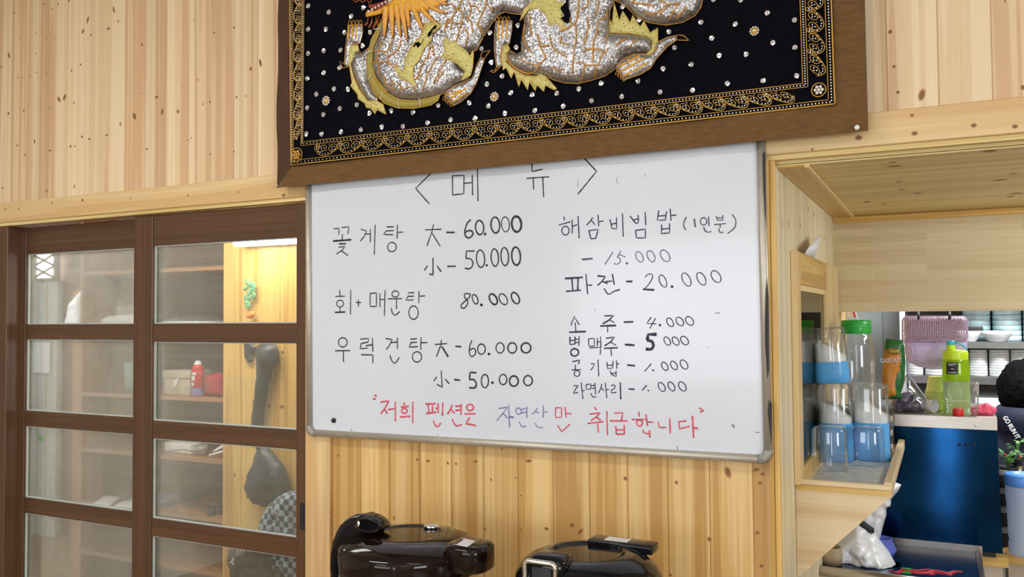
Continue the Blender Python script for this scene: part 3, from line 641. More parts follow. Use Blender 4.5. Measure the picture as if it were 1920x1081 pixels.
def write_word(name, frame, mat, strokes, w):
    ox, oy, s_ = frame; mb = MB(); rr = random.Random(len(strokes))
    for st in strokes:
        ww = w
        if isinstance(st[0], (int, float)): ww = st[0]; st = st[1:]
        pl = [(ox + x / s_, oy + y / s_) for x, y in st]
        if len(pl) == 1:
            p = bpx(*pl[0]); d = dep(p) / FPX
            mb.lathe(p, [(1e-5, -.0008), (ww * d * .9, -.0006), (ww * d * .9, .0003)], mtx=Matrix(((1, 0, 0), (0, 0, 1), (0, 1, 0))), seg=10); continue
        # resample, width wobble
        P = [bpx(*q, lift=.0003) for q in pl]; L = []
        for a, c in zip(P[:-1], P[1:]):
            n = max(1, int((c - a).length / .006)); L += [a.lerp(c, i / n) for i in range(n)]
        L.append(P[-1]); d = dep(P[0]) / FPX
        mb.tube(L, [ww * d * .58 * (0.82 + .3 * rr.random()) for _ in L], seg=6, flat=.25, nrm=NF)
    return mb.build(name, mat, wb)
c = circ
write('handwriting', CA, 'ink_black', [[(880,172),(770,282),(870,395)],[(1036,190),(1120,188),(1118,320),(1038,330),(1036,190)],[(1120,245),(1180,240)],[(1180,185),(1182,333)],[(1217,118),(1221,375)],[(1612,90),(1614,160),(1690,142)],[(1572,209),(1735,198)],[(1620,205),(1624,290)],[(1690,203),(1697,345)]], 2.1)
write('handwriting', CB_, 'ink_black', [[(262,120),(355,220),(228,375)]], 2.2)
write('handwriting', CA, 'ink_black', [[(175,575),(215,570),(213,620)],[(235,565),(287,560),(279,612)],[(240,612),(239,655)],[3.2,(172,663),(304,653)],[2.6,(215,683),(265,682)],[(212,708),(258,702),(240,727),(197,757)],[(235,735),(280,767)],
 [(372,577),(415,590),(398,628),(370,663)],[(400,612),(440,612)],[(442,577),(442,672)],[(477,545),(471,762)],[(560,560),(612,560)],[(558,588),(612,560)][:0] or [(555,590),(538,615),(607,617)],[(555,590),(610,586)],[(638,543),(636,645)],[(638,600),(678,598)],c(598,706,32,34),
 [(838,582),(957,577)],[(900,542),(886,600),(852,697)],[(888,605),(948,700)],[3.2,(993,600),(1053,600)]], 2.0)
write('handwriting', CA, 'ink_black', [smooth_pl([(1168,508),(1140,535),(1122,600),(1135,635),(1160,642),(1188,615),(1180,590),(1150,585),(1128,602)]),c(1233,565,30,52,-.05),[3,(1273,612)],c(1347,547,32,58,-.05),[2.0]+c(1420,542,29,55,-.05),[4.0]+c(1500,540,35,57,-.05)], 2.9)
write('handwriting', CA, 'ink_black', [[(895,783),(896,908),(868,900)],[(855,842),(832,875)],[(925,842),(955,885)],[2.6,(1000,845),(1060,845)],[(1197,735),(1137,735),(1134,790)]]+[smooth_pl([(1134,790),(1165,787),(1187,815),(1180,850),(1155,866),(1125,858)]),c(1240,790,30,64,-.05),[2.6,(1285,838)],c(1343,782,27,64,-.05),c(1415,775,28,66,-.05),[3.2]+c(1497,772,32,66,-.05)], 2.5)
write('handwriting', CC_, 'ink_black', [[(192,78),(195,118)],[(165,120),(225,118)],c(195,165,22,22),[(195,188),(195,215)],[2.6,(162,220),(228,218)],[(262,78),(261,235)],[(295,158),(327,158)],[(311,140),(311,183)],[(385,100),(425,98),(425,182),(385,182),(385,100)],[(447,100),(448,188)],[(447,140),(475,138)],[(480,80),(475,245)],c(545,104,22,20),[(497,135),(587,133)],[(552,135),(552,200)],smooth_pl([(518,190),(525,225),(545,242),(572,215)]),[(625,97),(665,95)],[(628,112),(612,143),(660,141)],[(628,120),(662,117)],[(695,85),(693,163)],[(693,118),(733,116)],c(660,222,30,43)], 2.0)
write('handwriting', CC_, 'ink_black', [smooth_pl([(1020,105),(985,98),(980,125),(1010,150),(990,190),(965,197),(958,175),(985,150),(1020,120),(1018,103)],2),c(1050,137,17,30,-.25),[3.2,(1090,173)],[3.2]+c(1165,137,24,34,-.3),c(1228,137,25,35,-.3),[2.8]+c(1305,130,24,36,-.3)], 2.2)
write('handwriting', CC_, 'ink_black', [c(212,410,28,30),[(163,463),(258,462)],[(215,463),(217,533)],[(322,390),(375,385),(372,408),(328,418),(322,450),(370,447)],[(358,432),(403,424)],[(400,382),(402,470)],[(328,488),(402,490),(402,543)],[(483,385),(525,393),(510,425),(488,455)],[(515,412),(555,408)],[(558,380),(558,450)],smooth_pl([(510,490),(520,525),(543,547),(570,505)]),[(640,390),(682,387)],[(646,410),(632,440),(688,437)],[(640,412),(682,409)],[(708,378),(706,457)],[(706,412),(748,412)],c(682,502,30,33),[(795,423),(873,418)],[(837,395),(832,430),(805,500)],[3,(838,435),(880,502)],[2.6,(925,435),(962,437)]], 2.1)
write('handwriting', CC_, 'ink_black', [smooth_pl([(1030,397),(1015,430),(1012,480),(1025,502),(1050,490),(1055,462),(1040,445),(1015,460)]),c(1090,453,25,33),[3,(1138,484)],c(1208,445,26,33),[2.6]+c(1285,445,28,33),[3]+c(1372,445,31,32)], 2.2)
write('handwriting', CC_, 'ink_black', [[(835,588),(842,695),(808,675)],[(808,628),(788,655)],[(860,640),(885,672)],[2.8,(918,645),(955,650)],[3.2,(1058,602),(1018,600),(1014,645)],[3.2]+smooth_pl([(1014,645),(1045,645),(1060,672),(1050,700),(1013,697)]),[2.4]+c(1112,655,23,43),[3,(1160,665)],[2.4]+c(1227,645,24,33),[3]+c(1295,655,28,33),[2.6]+c(1385,652,28,32)], 2.2)
write('handwriting', CC_, 'ink_red', [[(412,742),(427,754)],[(402,768),(422,768)],[(450,788),(505,780),(480,825),(452,862)],[(475,828),(495,862)],[(500,835),(545,828)],[(545,785),(545,910)],[(600,790),(602,808)],[(580,818),(630,815)],c(602,843,18,16),[(575,882),(640,878)],[(655,785),(655,922)],[(735,800),(800,797)],[(752,802),(758,855)],[(780,800),(780,850)],[(740,860),(805,852)],[(800,828),(815,826)],[(815,795),(817,858)],[(845,790),(843,875)],smooth_pl([(785,905),(800,940),(820,942),(832,918)]),[(905,805),(893,835),(875,865)],[(895,832),(920,860)],[(925,815),(960,812)],[(925,840),(958,838)],[(962,800),(960,870)],smooth_pl([(905,895),(920,930),(935,940),(965,930)]),c(1018,822,22,20),[(985,862),(1053,862)],[(1015,885),(992,925),(1030,930),(1055,938)]], 2.9)
write('handwriting', CC_, 'ink_purple', [[(1198,828),(1255,820),(1225,860),(1187,905)],[(1228,860),(1258,893)],[(1262,805),(1268,948)],[3.2,(1265,880),(1295,885)],c(1325,845,18,20),[(1345,835),(1375,825)],[(1345,858),(1375,850)],[(1378,818),(1377,888)],smooth_pl([(1328,910),(1340,940),(1358,945),(1372,937)]),[(1445,825),(1430,848),(1412,865)],[(1430,842),(1455,860)],[(1482,808),(1481,885)],[(1481,852),(1510,850)],smooth_pl([(1430,920),(1440,945),(1458,950),(1478,946)])], 1.9)
write('handwriting', CD, 'ink_red', [[(70,712),(105,712),(105,768),(68,770),(70,712)],[(125,705),(133,772)],[(133,745),(163,748)],[(80,815),(105,855),(155,810)]], 2.2)
write('handwriting', CD, 'ink_red', [[(300,708),(315,725)],[(272,750),(335,742),(312,768),(280,788)],[(310,765),(340,788)],[(262,805),(355,795)],[(320,808),(325,860)],[(375,732),(378,875)],[(420,745),(470,742),(462,785)],[(392,790),(500,790)],[(428,820),(432,868)],[(478,815),(480,868)],[(430,845),(478,842)],[(432,870),(480,868)],[(565,735),(568,765)],[(525,782),(605,782)],c(570,803,18,18),[(607,750),(618,820)],[(612,797),(653,798)],[(590,845),(595,862),(630,868)],[(628,845),(632,890)],[(680,795),(688,830),(730,830)],[(750,775),(753,865)],[(850,790),(805,795),(808,838),(870,822)],[3.2,(885,760),(892,890)],[3.2,(888,830),(918,835)],[(925,712),(945,724)],[(930,738),(955,728)]], 2.6)
write('handwriting', CB_, 'ink_navy', [[(135,525),(138,550)],[(100,582),(178,560)],c(145,620,25,30),[(190,545),(192,640)],[(192,592),(225,578)],[(230,522),(238,672)],[(330,530),(312,558),(288,582)],[(318,548),(345,580)],[(365,512),(370,590)],[(368,560),(402,555)],[(303,620),(365,612),(350,672),(318,675),(303,620)],[(445,545),(460,605),(490,608),(490,530)],[(452,577),(488,570)],[(530,505),(535,662)],[(580,520),(618,568)],smooth_pl([(600,548),(622,575),(640,562),(635,515)]),[(605,548),(638,540)],[(683,495),(688,585)],[(618,618),(685,610),(685,670),(625,668),(618,618)],[(775,485),(765,550),(820,548),(828,490)],[(770,522),(823,518)],[(852,472),(858,552)],[(855,518),(893,515)],[(795,580),(792,640),(848,635),(848,570)],[(795,610),(845,605)]], 2.0)
write('handwriting', CB_, 'ink_faint', [smooth_pl([(962,526),(942,570),(943,590),(958,617)]),[2.8,(1015,540),(1022,597)],c(1078,558,22,25),[(1112,525),(1115,590)],smooth_pl([(1078,598),(1090,625),(1112,632),(1130,625)]),[(1163,520),(1170,550),(1205,550),(1210,515)],[(1168,535),(1205,533)],[(1150,580),(1228,572)],[(1190,575),(1190,600)],smooth_pl([(1180,605),(1185,630),(1200,634),(1212,630)]),smooth_pl([(1270,510),(1298,545),(1292,600),(1240,640)])], 2.1)
write('handwriting', CB_, 'ink_faint', [[3,(255,815),(328,808)],[(465,765),(412,848)],[(520,755),(495,800)],smooth_pl([(495,800),(515,805),(515,835),(490,850),(472,840)]),[(512,783),(550,797)],[2.6,(560,840)],c(645,797,24,36,-.3),c(723,793,25,38,-.3),c(818,790,30,40,-.35)], 1.6)
write('handwriting', CB_, 'ink_navy', [[3.2,(142,943),(262,935)],[2.6,(188,945),(195,1022)],[2.6,(230,942),(228,1020)],[2.6,(150,1030),(250,1022)],[(283,912),(295,1048)],[(290,988),(325,988)],[2.6,(362,925),(415,930),(392,962),(362,990)],[(395,962),(430,978)],[(415,965),(460,960)],[(462,912),(475,985)],smooth_pl([(405,1010),(435,1055),(470,1030),(512,1018)]),[3,(555,963),(597,963)]], 2.2)
write('handwriting', CB_, 'ink_navy', [smooth_pl([(682,935),(705,912),(732,913),(733,945),(690,1005),(668,1016)]),[3,(668,1016),(745,1020)],c(803,960,23,42,-.3),[3,(865,998)],c(962,950,28,45,-.35),c(1063,945,28,43,-.35),c(1162,930,31,40,-.35)], 1.7)
write('handwriting', CD, 'ink_navy', [[(185,165),(172,190),(160,222)],[(186,180),(212,218)],[(187,205),(190,258)],[3,(150,262),(250,258)],[2.6,(360,165),(415,163),(388,190),(350,212)],[(390,188),(420,205)],[3,(335,225),(430,222)],[(380,225),(380,262)],[2.8,(475,202),(533,200)],[(640,172),(612,210),(670,212)],[(665,178),(632,238)],[2.6,(692,220)],c(752,203,19,26,-.35),c(810,198,21,26,-.35),c(868,195,23,26,-.35)], 1.8)
write('handwriting', CD, 'ink_navy', [[2.4,(155,290),(155,335),(185,332),(185,288)],[(155,312),(185,310)],[(185,305),(207,303)],[(185,325),(207,322)],[(210,285),(208,345)],[2.8]+c(183,382,24,22),[(265,302),(300,298),(300,345),(268,345),(265,302)],[(318,295),(318,345)],[(318,320),(335,318)],[(337,288),(340,352)],[(270,355),(338,352),(335,395)],[2.4,(370,298),(420,292),(398,320),(362,342)],[(395,320),(430,340)],[2.6,(358,358),(440,355)],[(398,358),(403,403)],[3.4,(482,335),(540,340)],[5,(672,275),(622,275),(615,310)],[5]+smooth_pl([(615,310),(645,315),(655,345),(640,365),(607,362)]),c(735,315,18,25,-.35),c(785,315,19,25,-.35),c(838,312,22,26,-.35)], 1.8)
write('handwriting', CD, 'ink_navy', [[2.4,(170,438),(212,428),(206,452)],[(187,455),(187,484)],[(165,487),(222,485)],c(197,508,17,17),[(280,450),(302,450),(292,472),(278,489)],[(322,425),(327,525)],[(375,440),(380,480),(410,475),(412,432)],[(378,460),(410,457)],[(432,430),(435,480)],[(433,452),(450,450)],[(395,490),(400,512),(430,527),(430,490)],[(398,508),(430,505)],[2.8,(495,457),(543,462)],[(640,450),(600,495)],[2.2,(645,485),(657,494)],c(720,465,18,25,-.35),c(775,460,19,26,-.35),c(835,455,21,28,-.35)], 1.8)
write('handwriting', CD, 'ink_navy', [[(175,580),(205,580),(187,602),(175,628),(203,620)],[(222,560),(232,660)],[(228,612),(243,608)],[(250,575),(280,570),(278,600),(252,603),(250,575)],[(283,580),(302,578)],[(283,597),(302,595)],[(303,563),(308,632)],smooth_pl([(280,625),(288,645),(300,650),(312,645)]),[(345,570),(338,598),(325,625)],[(340,592),(358,612)],[(365,562),(375,655)],[(370,605),(388,603)],smooth_pl([(400,580),(425,575),(420,600),(402,605),(400,625),(432,620)]),[2.4,(455,560),(458,662)],[2.4,(503,600),(540,602)],[(612,578),(585,610)],[2,(618,605),(627,613)],c(702,588,19,27,-.35),c(760,585,19,27,-.35),c(825,585,21,28,-.35)], 1.8)
write('pen_mark', CD, 'ink_faint', [[(1120,808),(1132,832)],[(1132,812),(1134,826)],[(795,940),(797,962)],[(1260,858),(1285,860)],[(300,128),(306,129)],[(1020,148),(1050,148)],[(972,350),(978,352)]], 1.2)
write('pen_mark', CC_, 'ink_faint', [[(262,955),(265,968),(272,968)],[(810,990),(812,998)]], 1.1)
write('pen_mark', CB_, 'ink_faint', [[(228,275),(228,330)],[(500,255),(490,280),(497,305)],[(683,235),(684,260)]], .7)

# ================================================================== DRAGON TAPESTRY
YT = 1.900
def tp(x, y, lift=0.0): return at(x, y, YT) + NF * lift
tbl, tbr = tp(520, 352), tp(1627, 245)
ttl_x, ttr_x = tp(524, 0).x, tp(1615, 0).x
TOP = 2.78
tap = thing('tapestry', ((tbl.x + tbr.x) / 2, YT, tbl.z), 'black velvet wall hanging with a silver sequin dragon and brown cloth border', 'tapestry')
il, ir = tp(548, 312), tp(1567, 197)
def wob(x, z): return 0.0028 * math.sin(x * 19 + z * 7) + 0.002 * math.sin(z * 23 + x * 3) + .002 * noise.noise(Vector((x * 14, 1.3, z * 14)))
def cloth(quad, nu, nv, mat, name):
    a, b_, c_, d = [Vector(q) for q in quad]
    def fn(u, v):
        p = (a.lerp(b_, u)).lerp(d.lerp(c_, u), v)
        return p + NF * wob(p.x, p.z)
    m_ = MB(); m_.grid(fn, nu, nv); m_.build(name, mat, tap)
OL = Vector((ttl_x - .006, YT, TOP)); OR = Vector((ttr_x + .003, YT, TOP)); IL = Vector((tp(545, 0).x - .004, YT, TOP - .09)); IR = Vector((tp(1558, 0).x, YT, TOP - .09))
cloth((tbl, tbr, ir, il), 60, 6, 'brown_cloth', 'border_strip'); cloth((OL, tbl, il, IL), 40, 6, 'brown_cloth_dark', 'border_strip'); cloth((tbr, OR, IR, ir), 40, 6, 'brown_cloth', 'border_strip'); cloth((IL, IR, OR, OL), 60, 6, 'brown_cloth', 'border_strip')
cloth((il, ir, IR, IL), 40, 30, 'velvet', 'velvet_panel')
for px, py in ((1607, 239.5), (521, 348)):
    p = tp(px, py, .004); MB().ball(p, .0055 if px > 1000 else .0042, seg=14, sc=(1, .7, 1)).build('pushpin', 'white_plastic' if px > 1000 else 'aluminium', tap, label='white pushpin head' if px > 1000 else 'metal pin head')
MB().add([(OL.x, YT + .012, OL.z), (OR.x, YT + .012, OR.z), (tbr.x, YT + .012, tbr.z + .003), (tbl.x, YT + .012, tbl.z + .003)], [[0, 1, 2, 3]]).build('backing_cloth', 'brown_cloth_dark', tap)
LV = 0.0065
def tl_(x, y, l=0.0):
    p = tp(x, y); return p + NF * (LV + l)
# gold and bead border: four bead rows with scroll work between
def lerp2(a, b_, t): return (a[0] + (b_[0] - a[0]) * t, a[1] + (b_[1] - a[1]) * t)
cords = MB(); beads = MB(); bigb = MB()
bot_o = ((549, 310), (1566, 196)); bot_i = ((571, 267), (1506, 158)); lef_o = ((546, -60), (549, 310)); lef_i = ((573.5, -60), (571, 267)); rig_o = ((1557, -60), (1566, 196)); rig_i = ((1499, -60), (1506, 158))
def brow(seg, inset, n, r, seg2):
    for k in range(n):
        t = (k + .5) / n; a = lerp2(seg[0], seg[1], t); b_ = lerp2(seg2[0], seg2[1], t); q = lerp2(a, b_, inset); beads.ball(tl_(*q, .001), r, seg=7, rings=4, sc=(1, .6, 1))
def crow(seg, inset, seg2, r=.0011, n=30):
    cords.tube([tl_(*lerp2(lerp2(seg[0], seg[1], k / n), lerp2(seg2[0], seg2[1], k / n), inset), .0008) for k in range(n + 1)], r, seg=5)
for so, si, n in ((bot_o, bot_i, 150), (lef_o, lef_i, 80), (rig_o, rig_i, 46)):
    for ins, r in ((0.0, .0018), (.20, .0009), (.84, .0009), (1.0, .0010)): crow(so, ins, si, r)
    brow(so, .10, n, .0021, si); brow(so, .92, n, .0020, si)
def motif(f, flip, n):
    """scalloped arches with loops, f(s,t): s along 0..n, t across 0 outer .. 1 inner"""
    for k in range(n):
        pts = [f(k + s / 8, .26 + .30 * (2 * s / 8 - 1) ** 2) for s in range(9)]; cords.tube([tl_(*p, .001) for p in pts], .0010, seg=5)
        for s in range(1, 8): beads.ball(tl_(*f(k + s / 8, .34 + .26 * (2 * s / 8 - 1) ** 2), .001), .0019, seg=6, rings=4, sc=(1, .6, 1))
        for cs, ct, rs, rt in ((.27, .60, .17, .15), (.73, .60, .17, .15), (.0, .70, .10, .13)):
            cords.tube([tl_(*f(k + cs + rs * math.cos(a), ct + rt * math.sin(a)), .001) for a in [j * PI / 6 for j in range(12)]], .0009, seg=5, closed=True)
            for j in range(3):
                a = j * 2.1 + .5; beads.ball(tl_(*f(k + cs + rs * .38 * math.cos(a), ct + rt * .4 * math.sin(a)), .001), .0020, seg=6, rings=4, sc=(1, .6, 1))
        beads.ball(tl_(*f(k + .5, .76), .001), .0016, seg=6, rings=4); beads.ball(tl_(*f(k + .5, .48), .001), .0013, seg=6, rings=4)
def fb(so, si, n, lo, hi):
    def f(s, t):
        q = lo + (hi - lo) * s / n; return lerp2(lerp2(so[0], so[1], q), lerp2(si[0], si[1], q), t)
    return f
motif(fb(bot_o, bot_i, 21, .035, .955), 0, 21); motif(fb(lef_o, lef_i, 9, .0, .93), 0, 9); motif(fb(rig_o, rig_i, 5, .0, .87), 0, 5)
cords.build('gold_border_cord', 'gold_braid', tap); o = beads.build('border_bead', 'silver_bead', tap); o['kind'] = 'stuff'
for px, py in ((560, 291), (1536, 170)):
    mb = MB(); p = tl_(px, py, .002); r = 13 * dep(p) / FPX
    for k in range(7):
        a = k * 2 * PI / 6; q = p + (Vector((math.cos(a) * r * .5, 0, math.sin(a) * r * .5)) if k < 6 else Vector()); mb.ball(q, r * .24, 'pearl' if px > 1000 else 'gold_braid', seg=8, rings=6)
    mb.tube([p + Vector((math.cos(a) * r, 0, math.sin(a) * r)) for a in [j * PI / 8 for j in range(16)]], .0012, 'gold_braid', seg=5, closed=True)
    mb.build('corner_rosette', None, tap)
# scattered sequin flowers
Z1 = [(243,38),(358,72),(485,95),(552,48),(242,168),(342,168),(447,188),(592,185),(242,305),(330,290),(425,286),(548,262),(237,445),(330,413),(420,385),(388,503),(465,505),(288,533),(237,610),(328,647),(420,614),(516,593),(588,640),(710,625),(831,635),(973,595),(232,755),(318,757),(428,746),(538,732),(657,716),(775,714),(913,694),(1043,676),(1180,670),(1348,642),(1516,625),(1676,602),(1148,582),(1255,600),(1382,525),(1502,536),(1640,528),(1247,477),(1333,432),(1271,355),(1217,278),(1264,188),(1420,146),(1411,270)]
Z2 = [(327,42),(422,115),(588,184),(620,272),(768,130),(960,140),(828,220),(870,317),(1022,310),(713,367),(555,390),(415,460),(207,472),(82,503),(153,570),(323,547),(538,522),(720,512),(916,473),(1116,458),(1305,430),(1293,118),(1140,78),(1171,245),(1295,272),(838,3),(990,5)]
FL = [(500 + x / 3.003, y / 3.003) for x, y in Z1] + [(1060 + x / 3.003, y / 3.003) for x, y in Z2]
fr = random.Random(3)
for px, py in FL:
    p = tl_(px, py, .0005); d = dep(p) / FPX; r = 4.6 * d; mb = MB(); a0 = fr.random()
    for k in range(6):
        q = p + Vector((math.cos(a0 + k * PI / 3) * r * .68, 0, math.sin(a0 + k * PI / 3) * r * .68))
        nx, nz = fr.uniform(-.35, .35), fr.uniform(-.35, .35)
        M_ = Matrix(((1, 0, 0), (nx, 0, nz) , (0, 1, 0)))
        mb.lathe(q, [(1e-5, 0), (r * .42, 0)], seg=8, smooth=False, mtx=Matrix(((1, 0, 0), (nx, nz, -1), (0, 1, 0))))
    mb.ball(p + NF * .001, r * .3, seg=6, rings=4)
    mb.build('sequin_flower', 'silver_bead', tap)
for px, py in ((500 + 344 / 3.003, 190), (500 + 1290 / 3.003, 182.5), (1060 + 1068 / 3.003, 60)):
    p = tl_(px, py, .001); r = 9.5 * dep(p) / FPX; mb = MB()
    for k in range(10):
        a = k * PI / 5; mb.ball(p + Vector((math.cos(a) * r * .8, 0, math.sin(a) * r * .8)), r * .24, 'silver_bead', seg=7, rings=4)
    mb.ball(p, r * .66, 'gold_braid', sc=(1, .5, 1)); mb.ball(p + NF * .003, r * .3, 'pearl'); mb.build('gold_flower', None, tap)
# ---- padded dragon appliques
def trimesh(poly, step):
    """closed pixel polygon -> triangulated points, faces, distance to the outline"""
    n = len(poly); bnd = []
    for i in range(n):
        a, b_ = poly[i], poly[(i + 1) % n]; k = max(1, int(math.hypot(b_[0] - a[0], b_[1] - a[1]) / step)); bnd += [lerp2(a, b_, j / k) for j in range(k)]
    nb = len(bnd); xs = [p[0] for p in bnd]; ys = [p[1] for p in bnd]; pts = list(bnd)
    def inside(x, y):
        c_ = False; j = nb - 1
        for i in range(nb):
            if (bnd[i][1] > y) != (bnd[j][1] > y) and x < (bnd[j][0] - bnd[i][0]) * (y - bnd[i][1]) / (bnd[j][1] - bnd[i][1]) + bnd[i][0]: c_ = not c_
            j = i
        return c_
    def dist(x, y): return min(math.hypot(x - p[0], y - p[1]) for p in bnd)
    y = min(ys) + step / 2; r_ = 0
    while y < max(ys):
        x = min(xs) + (step / 2 if r_ % 2 else 0)
        while x < max(xs):
            if inside(x, y) and dist(x, y) > step * .55: pts.append((x, y))
            x += step
        y += step * .87; r_ += 1
    v, _e, f, *_ = delaunay_2d_cdt([Vector(p) for p in pts], [(i, (i + 1) % nb) for i in range(nb)], [], 1, 1e-5)
    return v, f, dist, bnd
def puff(poly, Y, h, mat, name, parent, step=5, rad=20, amp=0.0, fr_=30, back=0.6, zmin=None, **props):
    """closed pixel outline at distance Y -> a closed, rounded, crumpled body with real thickness"""
    v, f, dist, bnd = trimesh(poly, step); fr = []; bk = []
    for q in v:
        dd = dist(q.x, q.y); d = min(1, dd / rad); hh = h * math.sqrt(max(0, 1 - (1 - d) ** 2)); p = at(q.x, q.y, Y)
        w = amp * d * (noise.noise(p * fr_) + .5 * abs(noise.noise(p * fr_ * 2.3)))
        if zmin is not None: p.z = max(p.z, zmin)
        fr.append(p + NF * (hh + w)); bk.append(p - NF * (hh * back + .0005))
    n = len(fr); fs = []
    for t in f:
        t = list(t); nn = (fr[t[1]] - fr[t[0]]).cross(fr[t[2]] - fr[t[0]]); t = t if nn.y < 0 else t[::-1]
        fs.append(t); fs.append([n + i for i in t[::-1]])
    cnt = {}
    for t in fs[::2]:
        for a, b_ in zip(t, t[1:] + t[:1]): cnt[(a, b_)] = 1
    for (a, b_) in list(cnt):
        if (b_, a) not in cnt: fs.append([b_, a, n + a, n + b_])
    return MB().add(fr + bk, fs, mat, True).build(name, None, parent, **props)
def pad(poly, h, mat, name, lift=0.0, step=7, rad=14, edge='gold_cord', er=.0010, par=None):
    """closed pixel polygon -> padded applique standing off the velvet, gold cord round it"""
    v, f, dist, bnd = trimesh(poly, step)
    vs_ = []
    for q in v:
        d = min(1, dist(q.x, q.y) / rad); hh = h * math.sqrt(max(0, 1 - (1 - d) ** 2)); vs_.append(tl_(q.x, q.y, lift + hh))
    mb = MB(); fs = []
    for t in f:
        t = list(t); nn = (vs_[t[1]] - vs_[t[0]]).cross(vs_[t[2]] - vs_[t[0]])
        fs.append(t if nn.y < 0 else t[::-1])
    mb.add(vs_, fs, mat, True); o = mb.build(name, None, par or tap)
    if edge:
        MB().tube([tl_(*p, lift + .0006) for p in bnd], er, edge, seg=5, closed=True).build('edge_cord', None, o)
    return o
E_ = lambda L: [(640 + x / 4.913, y / 4.913) for x, y in L]
G_ = lambda L: [(900 + x / 4.571, y / 4.571) for x, y in L]
bodyA = [(729,30),(715,67),(704,92),(702,122),(711,151),(730,175),(754,188),(782,190),(815,184),(839,175),(852,163),(870,156),(881,150),(882,138),(868,122),(882,100),(896,96),(905,78),(911,67),(925,45),(940,28),(950,24),(962,27),(985,30),(1000,-10),(998,-60),(975,-110),(925,-140),(860,-138),(800,-110),(755,-55)]
bodyB = [(984,33),(987,50),(981,72),(980,98),(972,104),(959,96),(954,103),(955,118),(968,131),(987,142),(1009,144),(1022,142),(1040,151),(1062,157),(1088,158),(1114,151),(1136,144),(1158,129),(1169,112),(1191,103),(1215,103),(1226,94),(1224,77),(1215,70),(1184,65),(1147,63),(1145,39),(1145,22),(1154,2),(1173,11),(1195,33),(1217,44),(1250,49),(1281,44),(1305,31),(1316,15),(1321,-10),(1312,-60),(1280,-110),(1220,-140),(1140,-150),(1060,-130),(1010,-95),(990,-50)]
dA = pad(bodyA, .022, 'silver_sequin', 'dragon_body', rad=22); dB = pad(bodyB, .024, 'silver_sequin', 'dragon_body', rad=24)
pad(E_([(185,470),(205,505),(272,445),(262,560),(268,720),(320,860),(355,925),(310,950),(260,930),(180,800),(130,700),(110,590),(140,490)]), .012, 'silver_sequin', 'dragon_leg', .002, rad=10)
belly_o = [(440,160),(370,245),(300,380),(258,560),(268,720),(320,860),(420,960),(540,1005),(700,1008),(850,978),(915,935),(935,880)]
belly_i = [(860,905),(700,938),(560,928),(440,862),(350,740),(308,600),(318,450),(372,330),(450,215)]
pad(E_(belly_o + belly_i), .008, 'olive_satin', 'belly_band', .006, step=5, rad=7, edge='gold_braid')
for a, c_ in (((345,290),(400,285)),((265,505),(315,495)),((290,752),(322,705)),((405,930),(425,865)),((572,1008),(568,935)),((770,990),(762,930))):
    mb = MB()
    for k in range(7): mb.ball(tl_(*E_([lerp2(a, c_, k / 6)])[0], .0155), .0016, seg=6, rings=4)
    mb.build('bead_row', 'pearl', tap)
fins = [E_([(100,430),(180,425),(190,470),(150,520),(112,600),(140,720),(190,830),(270,940),(350,935),(412,970),(440,1065),(355,1020),(337,1060),(300,1010),(255,1000),(240,960),(180,920),(175,880),(110,800),(125,770),(95,590),(85,480)]),
 E_([(830,240),(920,230),(985,262),(945,300),(900,335),(885,400),(820,480),(780,580),(722,640),(720,740),(760,830),(700,800),(650,770),(600,750),(560,680),(525,640),(570,640),(625,690),(650,560),(700,450),(780,370)]),
 E_([(980,430),(1010,340),(1060,410),(1100,400),(1140,450),(1200,490),(1235,540),(1270,478),(1262,640),(1240,720),(1150,770),(1190,680),(1120,615),(1020,570),(960,560),(1000,500)]),
 G_([(1122,290),(1122,170),(1145,215),(1162,35),(1205,185),(1235,105),(1300,205),(1320,140),(1385,240),(1415,190),(1470,290),(1535,250),(1535,370),(1500,480),(1420,490),(1480,430),(1490,360),(1440,322),(1300,298)]),
 G_([(255,390),(212,410),(200,500),(215,610),(240,590),(285,680),(310,622),(350,755),(370,690),(425,780),(440,710),(490,790),(505,740),(565,795),(575,740),(650,780),(675,768),(575,660),(530,640),(500,662),(400,655),(310,605),(245,540),(250,460),(275,430)]),
 G_([(385,215),(420,110),(530,0),(620,-30),(760,-20),(705,40),(780,60),(738,105),(768,180),(742,187),(792,230),(768,245),(802,268),(760,300),(700,240),(640,260),(600,160),(540,110),(460,120)])]
lifts = [.006, .023, .021, .003, .004, .023]
for poly, lf in zip(fins, lifts): pad(poly, .005, 'yellow_fin', 'dragon_fin', lf, step=5, rad=6, edge='gold_braid', er=.0007)
for poly in (E_([(725,465),(750,425),(782,420),(800,440),(830,375),(815,430),(770,478),(755,445),(738,470)]), E_([(858,380),(862,345),(920,275),(945,262),(935,300),(905,310),(890,360)]), G_([(772,8),(805,0),(800,90),(822,170),(800,240),(765,222),(742,190),(772,175),(738,108),(785,58)])):
    pad(poly, .001, 'velvet', 'velvet_gap', .0285, step=5, rad=4, edge=None)
hands = [E_([(100,240),(215,235),(220,310),(195,410),(120,425),(100,600),(78,632),(50,600),(62,450),(75,330)]), E_([(1310,540),(1345,560),(1270,780),(1220,870),(1130,950),(1060,985),(975,900),(1000,850),(1080,800),(1160,770),(1230,730),(1262,640)]),
 G_([(155,195),(292,190),(290,270),(268,385),(205,410),(195,500),(205,570),(160,592),(140,440),(140,300)]), G_([(1535,382),(1620,340),(1710,320),(1700,362),(1620,420),(1530,520),(1480,600),(1400,650),(1260,700),(1195,620),(1190,580),(1230,540),(1360,480),(1480,490),(1530,440)])]
